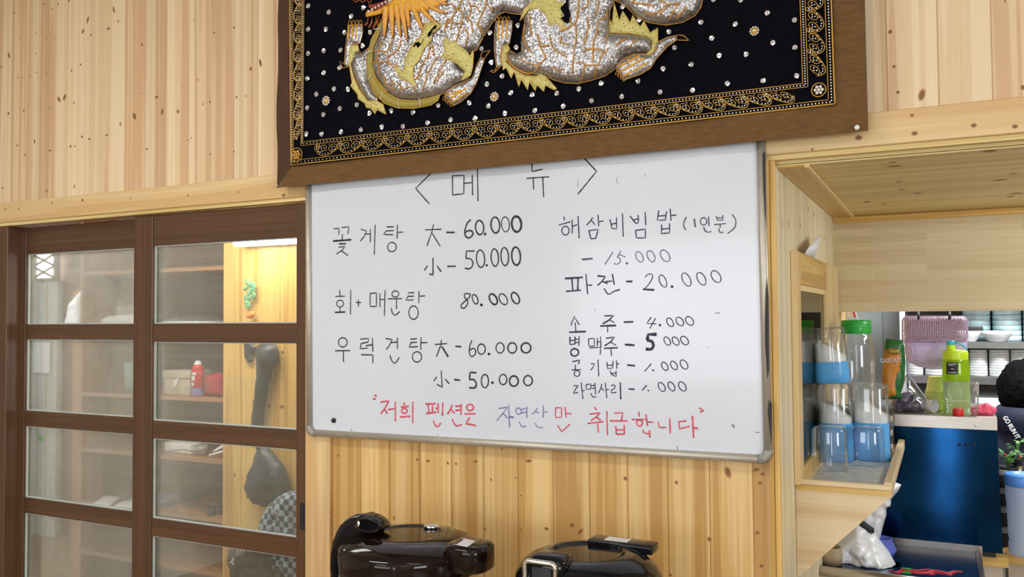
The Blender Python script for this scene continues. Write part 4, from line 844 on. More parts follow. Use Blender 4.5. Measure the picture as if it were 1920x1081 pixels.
claws = [E_([(50,600),(20,578),(12,585),(40,638),(85,625)]), E_([(1310,540),(1330,495),(1400,482),(1345,558)]), G_([(160,590),(150,614),(100,618),(140,634),(205,575)]), G_([(1710,320),(1762,325),(1812,367),(1702,362)])]
fing = [E_([(105,250),(100,385)]), E_([(140,250),(138,370)]), E_([(180,245),(172,370)]), E_([(1140,850),(1010,900)]), E_([(1185,835),(1040,930)]), E_([(1200,870),(1065,960)]), G_([(190,200),(180,360)]), G_([(225,195),(215,340)]), G_([(262,195),(255,350)]), G_([(1400,500),(1215,600)]), G_([(1440,520),(1230,640)]), G_([(1470,560),(1260,675)])]
HL = [.004, .008, .004, .010]
for hnd, cl, lf in zip(hands, claws, HL):
    h_ = pad(hnd, .008, 'silver_sequin', 'dragon_foot', lf, step=5, rad=8)
    pad(cl, .002, 'velvet', 'claw', lf + .002, step=4, rad=4, edge='gold_cord', par=h_)
for k, f_ in enumerate(fing):
    lf = HL[k // 3] + .0085
    MB().tube([tl_(*lerp2(f_[0], f_[1], t / 6), lf) for t in range(7)], .0022, seg=6).build('toe_cord', 'gold_satin', tap)
for base, dx, dy in ((E_([(100,240)])[0], 6.5, -9), (G_([(160,195)])[0], 7, -9)):
    for k in range(4):
        x, y = base[0] + dx * k, base[1]; MB().tube([tl_(x + a, y + b_, .006) for a, b_ in ((-2, 0), (-1, -6), (1.5, -9), (3.5, -6), (3.6, 1))], .0008, seg=5).build('nail_cord', 'gold_cord', tap)
for base in (E_([(985,900)])[0], G_([(1200,625)])[0]):
    for k in range(4):
        x, y = base[0] + 4.5 * k, base[1] + 3.8 * k; MB().tube([tl_(x + a, y + b_, .010) for a, b_ in ((0, 0), (-3.5, 3), (-4, 7), (-1, 7), (2, 3))], .0008, seg=5).build('nail_cord', 'gold_cord', tap)
# scale outlines
SCE = [[(430,400),(400,520),(385,590)],[(525,400),(500,490),(440,520)],[(605,395),(590,480),(540,520),(490,540),(480,600),(520,630)],[(330,490),(470,500)],[(400,610),(405,710)],[(340,720),(380,770),(450,860)],[(450,720),(460,790),(540,850)],[(520,760),(545,810)],[(590,790),(625,870)],[(330,600),(470,600)],[(870,430),(860,540),(800,620),(745,760)],[(895,450),(910,540)],[(930,560),(860,690),(800,860)],[(1020,570),(950,700),(900,790)],[(1000,680),(930,780)],[(700,770),(800,720)],[(1170,0),(1140,90),(1060,210),(1010,280)],[(1110,130),(1150,120),(1180,170),(1130,340),(1110,410)],[(1000,330),(1020,230),(1040,200),(1070,220),(1060,300)],[(1230,60),(1250,130),(1210,240)],[(1390,-20),(1380,80),(1300,260)],[(1170,310),(1200,310),(1225,350),(1190,440)],[(1240,90),(1290,85),(1330,150)],[(1290,260),(1330,270),(1320,350)],[(1060,60),(1110,130)],[(1090,240),(1180,250)],[(1200,180),(1250,240),(1260,330)],[(1380,70),(1440,120)],[(640,840),(690,820),(740,860)],[(480,600),(600,640)]]
SCG = [[(410,230),(405,330),(440,420),(490,480)],[(470,150),(475,260),(490,340)],[(540,320),(560,430),(610,520)],[(640,330),(660,430),(700,470),(790,520)],[(720,310),(860,240),(880,170),(890,-20)],[(970,20),(960,90),(910,120)],[(965,180),(970,280),(930,420)],[(860,240),(870,330),(850,470),(830,650)],[(1060,0),(1050,100),(1030,170)],[(1050,220),(1040,330),(1010,400),(1010,560)],[(1110,100),(1110,170),(1060,200)],[(870,570),(900,555),(940,580),(930,650),(880,720)],[(920,480),(960,450),(1090,460)],[(1100,460),(1060,570),(1000,680)],[(1140,440),(1110,500)],[(1200,420),(1290,360)],[(1300,440),(1390,360)],[(1330,60),(1480,75),(1530,90)],[(1440,145),(1520,155),(1560,140),(1590,110)],[(1640,80),(1560,180)],[(1740,70),(1640,200)],[(1800,90),(1700,200)],[(390,530),(430,560),(540,590)],[(660,600),(700,630),(760,620)],[(255,460),(270,540),(340,610),(430,650),(520,630),(560,560)],[(740,340),(730,400),(800,410)],[(780,120),(830,230)],[(1130,300),(1110,400)],[(1560,20),(1640,80),(1740,70)],[(1380,10),(1340,60)],[(560,430),(640,420)],[(610,520),(560,580)],[(940,590),(1040,585)],[(330,-10),(390,60)]]
def scord(pl, toA):
    pl = smooth_pl(pl, 1) if len(pl) > 3 else pl; out_ = []
    ref, rad, h = (bodyA, 22, .022) if toA else (bodyB, 24, .024)
    for a, c_ in zip(pl[:-1], pl[1:]):
        for k in range(5): out_.append(lerp2(a, c_, k / 5))
    out_.append(pl[-1]); v = []
    for x, y in out_:
        d = 99
        for i in range(len(ref)):
            a, c_ = ref[i], ref[(i + 1) % len(ref)]; L2 = (c_[0] - a[0]) ** 2 + (c_[1] - a[1]) ** 2; t = max(0, min(1, ((x - a[0]) * (c_[0] - a[0]) + (y - a[1]) * (c_[1] - a[1])) / L2)); q = lerp2(a, c_, t); d = min(d, math.hypot(x - q[0], y - q[1]))
        d = min(1, d / rad); v.append(tl_(x, y, h * math.sqrt(max(0, 1 - (1 - d) ** 2)) + .0012))
    return v
for pl in SCE: MB().tube(scord(E_(pl), True), .0017, seg=5).build('scale_cord', 'gold_cord', dA)
for pl in SCG: MB().tube(scord(G_(pl), False), .0017, seg=5).build('scale_cord', 'gold_cord', dB)
# gold mane, one padded lock each, with a bead line
pad(E_([(430,130),(500,60),(560,20),(620,-20),(1090,-80),(1080,-10),(1000,60),(900,110),(760,140),(640,130),(540,120)]), .004, 'gold_satin', 'mane', .0225, step=6, rad=6, edge='orange_cord')
LOCKS = [[(470,90),(462,230),(458,372)],[(520,80),(525,230),(535,390)],[(565,60),(580,220),(607,378)],[(605,50),(635,230),(668,415)],[(650,40),(665,160),(690,292)],[(690,30),(755,190),(828,345)],[(740,20),(840,200),(966,265)],[(790,-10),(900,140),(1036,155)],[(850,-40),(940,60),(1046,75)],[(930,-70),(1000,-20),(1070,-5)]]
for L in LOCKS:
    left = []; right = []; cen = []; S = 10
    for k in range(S + 1):
        t = k / S; a = lerp2(lerp2(L[0], L[1], t), lerp2(L[1], L[2], t), t); b_ = lerp2(lerp2(L[0], L[1], min(1, t + .02)), lerp2(L[1], L[2], min(1, t + .02)), min(1, t + .02))
        if t > .97: b_ = a; a0 = cen[-1]; dx, dy = a[0] - a0[0], a[1] - a0[1]
        else: dx, dy = b_[0] - a[0], b_[1] - a[1]
        l = math.hypot(dx, dy) or 1; w_ = 27 * (1 - t) ** .6 * (1 if t > .05 else .9) + 1.5
        left.append((a[0] - dy / l * w_, a[1] + dx / l * w_)); right.append((a[0] + dy / l * w_, a[1] - dx / l * w_)); cen.append(a)
    o = pad(E_(left + right[::-1]), .004, 'gold_satin', 'mane_lock', .0245, step=4, rad=5, edge='orange_cord', er=.0009)
    mb = MB(); tot = int(math.hypot(L[2][0] - L[0][0], L[2][1] - L[0][1]) / 14)
    for k in range(tot):
        t = .1 + .85 * k / tot; a = lerp2(lerp2(L[0], L[1], t), lerp2(L[1], L[2], t), t); mb.ball(tl_(*E_([a])[0], .0292), .0011, seg=6, rings=4)
    mb.build('bead_row', 'pearl', o)
# mouth: red gum, white teeth, orange lip and beard strands
pad(E_([(275,60),(330,55),(420,25),(500,-30),(520,-10),(470,50),(400,75),(320,100),(280,80)]), .004, 'red_satin', 'dragon_mouth', .004, step=5, rad=5, edge='orange_cord')
pad(E_([(245,150),(262,105),(330,110),(400,80),(470,30),(530,-30),(560,20),(500,60),(440,110),(420,125),(330,150),(250,165)]), .006, 'gold_satin', 'dragon_jaw', .003, step=5, rad=5, edge='orange_cord')
for k in range(7):
    x, y = 285 + k * 31, 122 - k * 17; o = MB().ball(tl_(*E_([(x, y)])[0], .010), .0030, seg=8, rings=6, sc=(1.1, .8, 1.25)); o.build('tooth', 'tooth_white', tap)
for pl in ([(400,130),(390,170),(380,205),(388,215),(410,150)],[(370,140),(350,190),(340,235),(350,245),(375,185)],[(335,150),(335,200),(300,265),(312,268),(345,200)],[(300,155),(290,220),(262,262),(275,258),(305,200)],[(265,165),(250,220),(222,235),(235,245),(262,215)],[(120,0),(150,28),(180,10)],[(180,5),(210,30),(240,8)],[(250,0),(275,40),(300,0)]):
    MB().tube([tl_(*p, .001) for p in E_(pl)], .0011, seg=5).build('beard_strand', 'orange_cord', tap)
pad([(700,-14), (694,-34), (704,-58), (728,-70), (752,-88), (790,-92), (806,-64), (796,-30), (770,-8), (740,-16), (722,-8)], .014, 'silver_thread', 'dragon_head', .016, step=6, rad=10)
pad(E_([(420,120),(560,20),(640,-30),(560,-60),(470,40)]), .005, 'silver_thread', 'dragon_cheek', .012, step=6, rad=6)
#@@COOKERS
# ================================================================== RICE COOKERS
YC = 1.66
def bezel(pts, r, d, mat, name, parent, seg=2, **p):
    """bevelled slab from a 3-D outline and a depth vector"""
    bm = bmesh.new(); a = [bm.verts.new(Vector(q)) for q in pts]; f = bm.faces.new(a); bm.normal_update()
    ret = bmesh.ops.extrude_face_region(bm, geom=[f]); vv = [e for e in ret['geom'] if isinstance(e, bmesh.types.BMVert)]
    for v in vv: v.co += Vector(d)
    bmesh.ops.recalc_face_normals(bm, faces=bm.faces[:])
    bmesh.ops.bevel(bm, geom=[e for e in bm.edges if len(e.link_faces) == 2 and e.calc_face_angle(0) > .6], offset=r, segments=seg, profile=.6, affect='EDGES', clamp_overlap=True)
    return MB().bm(bm, mat, True).build(name, None, parent, **p)
TABZ = 0.765
ck = at(766, 1019, YC); dk = dep(ck) / FPX; R1 = 131 * dk; zr = ck.z
c1 = thing('rice_cooker', (ck.x, YC, TABZ), 'black rice cooker with a chrome steam cap, left of the two under the whiteboard', 'rice cooker', 'rice cookers')
C0 = (ck.x, YC, zr)
MB().lathe(C0, [(1e-4, .0225), (R1 * .40, .0220), (R1 * .455, .0218), (R1 * .475, .0250), (R1 * .50, .0254), (R1 * .75, .0185), (R1 * .90, .0090), (R1 * .965, .0025), (R1 * .995, -.006), (R1, -.013), (R1 * .998, -.034), (R1 * .99, -.040)], seg=72).build('lid', 'cooker_black', c1)
MB().lathe(C0, [(R1 * .97, -.040), (R1 * .985, -.0415), (R1 * .99, -.054), (R1 * .975, -.056)], seg=72).build('trim_ring', 'cooker_black', c1)
MB().lathe(C0, [(R1 * .97, -.055), (R1 * .985, -.06), (R1 * .985, TABZ - zr + .05), (R1 * .93, TABZ - zr + .02)], seg=72).build('body', 'brushed_steel', c1, label='brushed steel body')
MB().lathe(C0, [(R1 * .93, TABZ - zr + .02), (R1 * .95, TABZ - zr + .018), (R1 * .93, TABZ - zr), (1e-4, TABZ - zr)], seg=48).build('foot_ring', 'cooker_black', c1)
p = at(810, 986, YC + .075)
v = MB().lathe((p.x, p.y, p.z), [(1e-4, .0075), (.012, .007), (.018, .005), (.0205, .0015), (.020, -.001), (.0180, -.0025)], seg=28).build('steam_cap', 'chrome', c1, label='round chrome steam cap')
MB().lathe((p.x, p.y, p.z), [(.0185, -.002), (.019, -.007), (.0205, -.016)], seg=28).build('collar', 'cooker_jet', v)
# control lobe with sticker
pl_ = at(881, 1026, YC - .02); rl = 43 * dep(pl_) / FPX
ztop = at(870, 1014, YC - .02).z
MB().lathe((pl_.x, pl_.y, ztop), [(1e-4, .001), (rl * .7, 0), (rl * .90, -.002), (rl * .985, -.008), (rl, -.016), (rl * 1.0, -.052), (rl * .9, -.056)], seg=48, sq=.8).build('hinge_housing', 'cooker_black', c1)
def sticker(quad, par, name='sticker', mat='sticker', Z=None, d=(0, 0, .0006)):
    pts = [atZ(x, y, Z) for x, y in quad]; return MB().prism(pts, d, mat).build(name, None, par, label='white paper sticker')
st = sticker([(850, 1020), (868, 1008.5), (892, 1014), (876, 1025)], c1, Z=ztop + .0012)
MB().prism([atZ(x, y, ztop + .0020) for x, y in [(851, 1019), (866, 1009.5), (870, 1010.5), (855, 1020)]], (0, 0, .0003), 'ink_black').build('print_band', None, st)
# pod handle at the left
hy = YC - .03
ho = puff([(626, 1090), (624, 1055), (625, 1030), (629, 1010), (635, 994), (643, 980), (654, 969), (668, 963), (682, 962), (694, 965), (705, 972), (713, 981), (718, 988), (717, 994), (708, 998), (695, 1003), (682, 1010), (664, 1020), (646, 1030), (639, 1045), (635, 1090)], hy, .024, 'cooker_jet', 'handle', c1, step=4, rad=13, back=2.2)
mb = MB(); ring = [at(689 + 23 * math.cos(a), 984.5 + 12 * math.sin(a) + 2.5 * math.cos(a), hy - .0265 + .005 * math.cos(a) * math.cos(a)) for a in [k * PI / 12 for k in range(24)]]
mb.tube(ring, .0042, seg=8, closed=True); mb.build('handle_rim', 'cooker_black', ho)
MB().add([q + NF * .0005 for q in ring] + [at(689, 985, hy - .0285)], [[k, (k + 1) % 24, 24] for k in range(24)]).build('handle_hollow_shade', 'velvet', ho)  # black disc on the pod stands in for its shaded hollow
q = at(672, 982, hy - .030); MB().ball(q, .006, seg=12, sc=(.8, .4, 1.3)).build('hinge_pin', 'chrome', ho)
# second cooker
ck2 = at(1103, 1064, YC); d2 = dep(ck2) / FPX; R2 = 139 * d2; z2 = ck2.z
c2 = thing('rice_cooker', (ck2.x, YC, TABZ), 'jet black rice cooker with a square chrome handle, right of the two under the whiteboard', 'rice cooker', 'rice cookers')
C2 = (ck2.x, YC, z2)
MB().lathe(C2, [(1e-4, .0310), (R2 * .42, .0305), (R2 * .47, .0302), (R2 * .49, .0345), (R2 * .52, .0350), (R2 * .66, .0315), (R2 * .80, .0230), (R2 * .91, .0090), (R2 * .98, -.007), (R2, -.024), (R2 * .995, -.05)], seg=72).build('lid', 'cooker_jet', c2)
MB().lathe(C2, [(R2 * .97, -.05), (R2 * .99, -.055), (R2 * .985, TABZ - z2 + .05), (R2 * .93, TABZ - z2 + .02)], seg=72).build('body', 'brushed_steel', c2, label='brushed steel body')
MB().lathe(C2, [(R2 * .93, TABZ - z2 + .02), (R2 * .95, TABZ - z2 + .018), (R2 * .93, TABZ - z2), (1e-4, TABZ - z2)], seg=48).build('foot_ring', 'cooker_jet', c2)
p = at(1031, 1031, YC + .03); MB().lathe(p, [(1e-4, .005), (.010, .0045), (.0135, .001), (.0145, -.004), (.016, -.012)], seg=24, sy=.7).build('steam_vent', 'cooker_jet', c2)
a, b_ = at(1101, 1022, YC + .06), at(1222, 1039, YC + .06)
hb = bezel([a, Vector((b_.x, a.y, a.z - .006)), Vector((b_.x, a.y, a.z + .013)), Vector((a.x, a.y, a.z + .013))], .004, (0, .05, 0), 'cooker_jet', 'hinge_housing', c2)
zz = a.z + .0136; x0, x1 = at(1137, 1012, YC + .085).x, at(1180, 1014, YC + .085).x
MB().box((x0, YC + .069, zz - .0004), (x1, YC + .10, zz)).build('sticker', 'sticker', hb, label='white paper sticker')
yh = YC - R2 * .80; pc = at(1020, 1072, yh)
dh = dep(pc) / FPX
MB().box((pc.x - 37 * dh, yh - .012, pc.z - .06), (pc.x + 44 * dh, yh + .06, pc.z + 31 * dh), bev=.022, seg=4).build('handle_hump', 'cooker_jet', c2)
ring = []
for cx, cy, a0 in ((22, 14, 0), (-22, 14, 1), (-22, -40, 2), (22, -40, 3)):
    for k in range(5):
        an = (a0 + k / 4) * PI / 2; ring.append(pc + Vector(((cx + 9 * math.cos(an)) * dh, -.018, (cy + 9 * math.sin(an)) * dh)))
MB().tube(ring, .0058, closed=True, seg=10, flat=.8).build('handle_ring', 'chrome', c2, label='square chrome handle ring')
MB().box((pc.x - 20 * dh, yh - .0135, pc.z - 38 * dh), (pc.x + 20 * dh, yh - .011, pc.z + 12 * dh), bev=.001).build('handle_recess', 'black_rubber', c2)
# table that carries them
tb = thing('side_table', (-1.0, YC, 0), 'plain wooden side table under the two rice cookers', 'table')
MB().wood((-1.53, 1.43, TABZ - .03), (-.5, 1.92, TABZ), 0, 'pine_trim', .4, .002).build('table_top', None, tb)
for x in (-1.5, -.57):
    for y in (1.45, 1.86): MB().wood((x, y, 0), (x + .04, y + .04, TABZ - .03), 2, 'pine_trim', .5).build('leg', None, tb)

# ================================================================== HATCH ALCOVE
w1 = sstruct('window_1', (0, 0, 0), 'small pine framed window on the side of the alcove', 'window')
XF = XS + .015; ZT = 1.20
def fplank(y0, y1, z0, z1, grain, mat, r, x1=XF): MB().wood((XS + .0005, y0, z0), (x1, y1, z1), grain, mat, r, .0012).build('window_frame', None, w1)
zt1 = 1.755; yA = atX(1504.5, 700, XF).y; yB = atX(1551, 600, XF).y
fplank(2.128, yA, ZT, zt1, 2, 'pine_trim', .35); fplank(yB, 3.056, ZT, zt1, 2, 'pine_trim', .7); fplank(yA, yB, atX(1525, 537, XF).z, zt1 , 1, 'pine_golden', .2); fplank(yA, yB, ZT, ZT + .03, 1, 'pine_golden', .3)
zg = atX(1525, 537, XF).z
fplank(yA, yB, zg - .016, zg, 1, 'pine_trim', .9, XF - .005)
MB().box((XS + .004, yA, ZT + .03), (XS + .006, yB, zg - .016)).build('pane', 'window_glass', w1)
pz = at(1481.5, 720, 2.127); MB().box((pz.x - .0045, 2.118, pz.z - .022), (pz.x + .004, 2.128, pz.z + .022), bev=.003).build('latch', 'white_plastic', w1, label='small white plastic latch')
# tissue tucked behind the frame
ts = MB(); pt = [atX(x, y, XF - .004 + k) for x, y, k in [(1509, 479, 0), (1527, 484, .0), (1535, 460, .012), (1538, 440, .02), (1522, 458, .022), (1512, 470, .014)]]
ce = sum(pt, Vector()) / 6 + Vector((.012, 0, 0))
n = 6; back = [q - Vector((.0012, 0, 0)) for q in pt]
ts.add(pt + [ce] + back, [[i, (i + 1) % n, n] for i in range(n)] + [[i, n + 1 + i, n + 1 + (i + 1) % n, (i + 1) % n] for i in range(n)] + [[n + 1 + i for i in range(n)][::-1]], '', True)
tag(ts.build('tissue', 'paper_white'), 'white tissue sticking up from the top of the small pine window', 'tissue')
# wooden ledge with gusset
led = thing('wooden_ledge', (XS, 2.15, ZT), 'pale wooden ledge on a triangular bracket at the alcove side', 'ledge')
XR = -0.1085
MB().wood((XS + .001, 2.145, ZT - .013), (XR, 2.93, ZT), 1, 'tray_wood', .3, .001).build('shelf_board', None, led)
MB().wood((XS + .001, 2.143, ZT - .0005), (XR, 2.158, ZT + .011), 0, 'tray_wood', .6, .0015).build('front_rim', None, led)
MB().wood((XR - .018, 2.158, ZT - .0005), (XR, 2.93, ZT + .015), 1, 'tray_wood', .8, .0015).build('side_rim', None, led)
MB().wood((XS + .001, 2.141, ZT - .0135), (XR, 2.145, ZT - .0005), 1, 'pine_golden', .1).build('end_grain_strip', None, led)
g = [(XS + .001, 2.1425, ZT - .0135), (XR - .003, 2.1425, ZT - .0135), (XS + .012, 2.1425, .988), (XS + .001, 2.1425, .984)]
mb = MB(); g2 = [(x, y + .014, z) for x, y, z in g]; uvg = [(z, x) for x, y, z in g]
mb.add(g, [[3, 2, 1, 0][::-1]], 'tray_wood', False, uvg, .45); mb.add(g2, [[0, 1, 2, 3]], 'tray_wood', False, uvg, .45)
for i in range(4):
    j = (i + 1) % 4; mb.add([g[i], g[j], g2[j], g2[i]], [[0, 1, 2, 3]], 'tray_wood', False, [uvg[i], uvg[j], uvg[j], uvg[i]], .45)
mb.build('bracket', None, led)
sh = MB(); sh.box((XS + .03, 2.185, ZT + .0005), (XR - .022, 2.60, ZT + .002)); tag(sh.build('tray_mat', 'clear_sheet'), 'clear plastic mat under the blue and clear containers', 'mat')
# blue canisters with clear caps
def canister(px, py, hw, ptop, pjoin, pfl, pfr, zb_, label, tilt=0.0, name='sweetener_canister'):
    b = atZ(px, py, zb_); d = dep(b) / FPX; r = hw * d; H1 = (py - pjoin) * d; H2 = (py - ptop) * d
    t = thing('storage_canister', b, label, 'canister', 'blue based canisters on the ledge')
    R_ = Matrix.Rotation(tilt, 3, 'Y')
    MB().lathe(b, [(1e-4, 0), (r * .9, 0), (r, .004), (r * .985, H1 * .5), (r * .97, H1)], seg=40, sq=1.2, mtx=R_).build('base', 'blue_plastic', t)
    ri = r * .90; seg = 40; vs_ = []; fs = []
    hl, hr_ = (py - pfl) * d, (py - pfr) * d
    for ring_ in range(3):
        for k in range(seg):
            a = 2 * PI * k / seg; e = 3.2; q = 1 / ((abs(math.cos(a)) ** e + abs(math.sin(a)) ** e) ** (1 / e)); x, y = ri * q * math.cos(a), ri * q * math.sin(a)
            s_ = (x / ri + 1) / 2; s_ = max(0, (s_ - .42) / .58); hh = hl + (hr_ - hl) * (s_ ** .7)
            z = H1 - .002 if ring_ == 0 else (hh if ring_ == 1 else hh + .0006); m_ = 1 if ring_ < 2 else .0
            if ring_ == 2: z = hl + (hr_ - hl) * .35
            vs_.append(b + R_ @ Vector((x * m_, y * m_, z)))
    for rg in range(2):
        for k in range(seg): k2 = (k + 1) % seg; fs.append([rg * seg + k, rg * seg + k2, (rg + 1) * seg + k2, (rg + 1) * seg + k])
    MB().add(vs_, fs, '', True).build('pouring_insert', 'white_plastic', t, label='white slanted pouring insert')
    MB().lathe(b, [(r * .985, H1 - .002), (r * .99, H1 + .004), (r * .96, H2 - .012), (r * .93, H2 - .005), (r * .8, H2 - .001), (r * .4, H2), (1e-4, H2)], seg=40, sq=1.2, mtx=R_).build('cap', 'clear_plastic', t, label='clear plastic cap')
    return b, d, H2
bL, dL, HL2 = canister(1568, 862, 31, 718, 791, 756, 782, ZT + .002, 'blue based canister on the ledge beside the window, lower left one with another on top')
canister(1634, 860, 33, 718, 790, 752, 778, ZT + .002, 'blue based canister on the ledge, right one under the green lidded jar')
pz = Vector((bL.x, bL.y, bL.z + HL2 + .0005)); px_ = proj_px = None
def project(p):
    q = M3 @ Vector((p.x, -(p.z - EYE), p.y)); return 960 + FPX * q.x / q.z, 540.5 + FPX * q.y / q.z
u_, v_ = project(pz)
canister(u_ - 3, v_, 30.5, 613, 677, 643, 668, pz.z, 'blue based canister tilted on top of another one, topmost on the ledge', -.075)
for (px, py, hw, pt_, lab) in ((1556, 878, 32, 799, 'empty clear plastic cup upside down on the ledge, left one nearest the window'), (1625, 869, 32, 799, 'empty clear plastic cup upside down on the ledge, right one by the raised rim')):
    b = atZ(px, py, ZT + .002); d = dep(b) / FPX; r = hw * d; H = (py - pt_) * d
    o = MB().lathe(b, [(r, 0), (r * 1.01, .002), (r * .95, H - .012), (r * .92, H - .005), (r * .8, H - .001), (r * .4, H), (1e-4, H)], seg=40, sq=1.0).build('clear_cup', 'clear_plastic')
    tag(o, lab, 'cup', 'clear cups on the ledge')
# dark metal box behind, carries jar and nut bag
ZD = 1.318
bx = thing('metal_box', (-.21, 2.82, ZT), 'dark metal box at the far end of the ledge', 'box')
MB().box((-.30, 2.70, ZT + .002), (-.137, 2.925, ZD), bev=.004).build('casing', 'dark_steel', bx)
for z in (1.305, 1.265, 1.225): MB().box((-.139, 2.695, z - .012), (-.131, 2.712, z + .006), bev=.002).build('corner_bracket', 'aluminium', bx, label='pale metal corner bracket')
j = at(1606, 650, 2.79); dj = dep(j) / FPX
jar = thing('plastic_jar', (j.x, 2.79, ZD), 'big clear plastic jar with a green screw lid', 'jar')
zl = lambda y: at(1606, y, 2.79).z
rj = 31 * dj
MB().lathe((j.x, 2.79, 0), [(1e-4, ZD + .001), (rj * .9, ZD + .001), (rj, ZD + .008), (rj, zl(662)), (rj * .985, zl(659)), (rj, zl(655)), (rj * .97, zl(651)), (rj * .985, zl(647)), (rj * .95, zl(643)), (rj * .93, zl(638)), (rj * .86, zl(629)), (rj * .82, zl(625)), (rj * .82, zl(618))], seg=48).build('bottle', 'clear_plastic', jar)
lid = MB(); rl_ = 27 * dj; lid.lathe((j.x, 2.79, 0), [(rl_ * .98, zl(625)), (rl_, zl(623)), (rl_, zl(602)), (rl_ * .96, zl(600)), (1e-4, zl(599))], seg=48); l_ = lid.build('lid', 'green_plastic', jar, label='ribbed green screw lid')
for k in range(3): MB().lathe((j.x, 2.79, 0), [(rl_ * 1.0, zl(620 - 6 * k)), (rl_ * 1.02, zl(619 - 6 * k)), (rl_, zl(618 - 6 * k))], seg=48).build('grip_rib', 'green_plastic', l_)
# nut pouch
nb = thing('nut_pouch', (at(1675, 740, 2.87).x, 2.87, ZD), 'orange and green foil pouch of nuts standing beside the green lidded jar', 'pouch')
puff([(1660, 637), (1663, 635), (1692, 637), (1696, 650), (1698, 680), (1696, 715), (1690, 735), (1690, 748), (1655, 748), (1653, 712), (1656, 665)], 2.875, .016, 'green_pack', 'pouch_body', nb, step=5, rad=16, amp=.003)
puff([(1658, 657), (1666, 653), (1686, 655), (1692, 662), (1693, 678), (1685, 715), (1684, 745), (1655, 745), (1653, 712), (1656, 672)], 2.868, .013, 'orange_pack', 'front_print', nb, step=5, rad=16, amp=.002, label='orange printed front')
puff([(1664, 652), (1687, 654), (1687, 664), (1664, 663)], 2.852, .003, 'gold_pack', 'gold_seal', nb, step=4, rad=4)
tm = at(1670, 675.5, 2.848); sc_ = dep(tm) / FPX
text_mesh('GLAZED NUTS', 8.6 * sc_, 'paper_white', Matrix.Translation(tm) @ Matrix.Rotation(-.05, 4, 'Y') @ Matrix.Rotation(PI / 2, 4, 'X') @ Matrix.Scale(.66, 4, (1, 0, 0)) @ Matrix.Scale(1.35, 4, (0, 1, 0)), .0003, nb, 'lettering')

# ------------------------------------------------------------------ steel machine with blue film
YM = 2.965; ZM = at(1775, 779, YM).z
xl, xr = -.20, at(1868, 781, YM).x; zbt = .886
mc = thing('steel_machine', ((xl + xr) / 2, YM + .25, zbt - .02), 'steel kitchen machine with blue protective film on its front panel', 'kitchen machine')
MB().box((xl, YM + .004, zbt), (xr, YM + .46, ZM - .002)).build('cabinet', 'dark_steel', mc)
zs_ = at(1775, 802, YM).z
MB().prism([(xl, YM, zbt), (xr + .008, YM, zbt), (xr + .001, YM, zs_), (xl, YM, zs_)], (0, .004, 0)).build('front_panel', 'blue_film', mc, label='front panel under blue protective film')
MB().box((xl - .001, YM - .0025, zs_), (xr + .002, YM + .003, ZM - .0015)).build('top_edge', 'brushed_steel', mc, label='bare brushed steel edge strip')
MB().box((xl - .001, YM - .0025, ZM - .0015), (xr + .002, YM + .46, ZM + .0005), bev=.0008).build('top_plate', 'brushed_steel', mc)
q = at(1829, 797, YM - .0026); MB().ball(q, .004, seg=10, sc=(1, .5, 1)).build('screw', 'chrome', mc)
for px, w_ in ((1799, .006), (1812, .006), (1826, .006), (1840, .005)):
    q = at(px, 833, YM - .0003); MB().lathe(q, [(1e-5, -.0002), (w_, -.0002), (w_, .0004)], seg=14, mtx=Matrix(((1, 0, 0), (0, 0, 1), (0, .6, 0)))).build('vent_hole', 'black_rubber', mc)
MB().box((xl + .02, YM + .01, zbt - .016), (xr - .01, YM + .40, zbt)).build('plinth', 'black_rubber', mc)
# things on the machine
ZK = ZM + .001
b = atZ(1794, 772, ZK); db = dep(b) / FPX; YBt = b.y
zz = lambda y: at(1794, y, YBt).z
lb = thing('drink_bottle', b, 'lime green drink bottle with a flip spout on top of the machine', 'bottle')
rb_ = 23 * db
MB().lathe((b.x, b.y, 0), [(1e-4, ZK), (rb_ * .9, ZK), (rb_, ZK + .006), (rb_, zz(735)), (rb_ * .965, zz(728)), (rb_ * .965, zz(722)), (rb_, zz(714)), (rb_, zz(682)), (rb_ * .97, zz(675)), (rb_ * .90, zz(671))], seg=40).build('body', 'lime_plastic', lb)
MB().lathe((b.x, b.y, 0), [(rb_ * .93, zz(674)), (rb_ * .95, zz(672)), (rb_ * .95, zz(661)), (rb_ * .9, zz(657)), (rb_ * .6, zz(655)), (1e-4, zz(655))], seg=40).build('lid', 'lime_lid', lb)
sx = at(1783, 650, YBt).x
sp_ = MB().lathe((sx, b.y, 0), [(.0145, zz(658)), (.0125, zz(652)), (.0115, zz(645))], seg=20).build('spout', 'lime_lid', lb)
MB().lathe((sx, b.y, 0), [(.0125, zz(646)), (.013, zz(645)), (.013, zz(640)), (.011, zz(638.5)), (1e-4, zz(638.5))], seg=20).build('spout_cap', 'teal_plastic', lb, label='teal spout cap')
MB().tube([at(x, y, YBt - .004) for x, y in [(1788, 641), (1798, 643), (1806, 648), (1812, 654), (1814, 660)]], .0024, seg=8).build('strap', 'teal_plastic', lb, label='teal carrying strap')
mb = MB(); xa, xb = at(1774.5, 690, YBt - rb_).x, at(1796, 690, YBt - rb_).x; za, zb2 = zz(700), zz(678)
def lab(u, v): 
    x = xa + (xb - xa) * u; y = b.y - math.sqrt(max(0, (rb_ * 1.006) ** 2 - (x - b.x) ** 2)); return Vector((x, y, za + (zb2 - za) * v))
mb.grid(lab, 10, 2); lo_ = mb.build('label', 'ink_black', lb, label='black printed label')
mb = MB()
for v0, u0, u1 in ((.84, .12, .88), (.72, .2, .6), (.42, .36, .66), (.12, .12, .88)):
    mb.grid(lambda u, v: lab(u0 + (u1 - u0) * u, v0 + .05 * v) + NF * .0004, 8, 1)
mb.build('label_print', 'sticker', lo_)
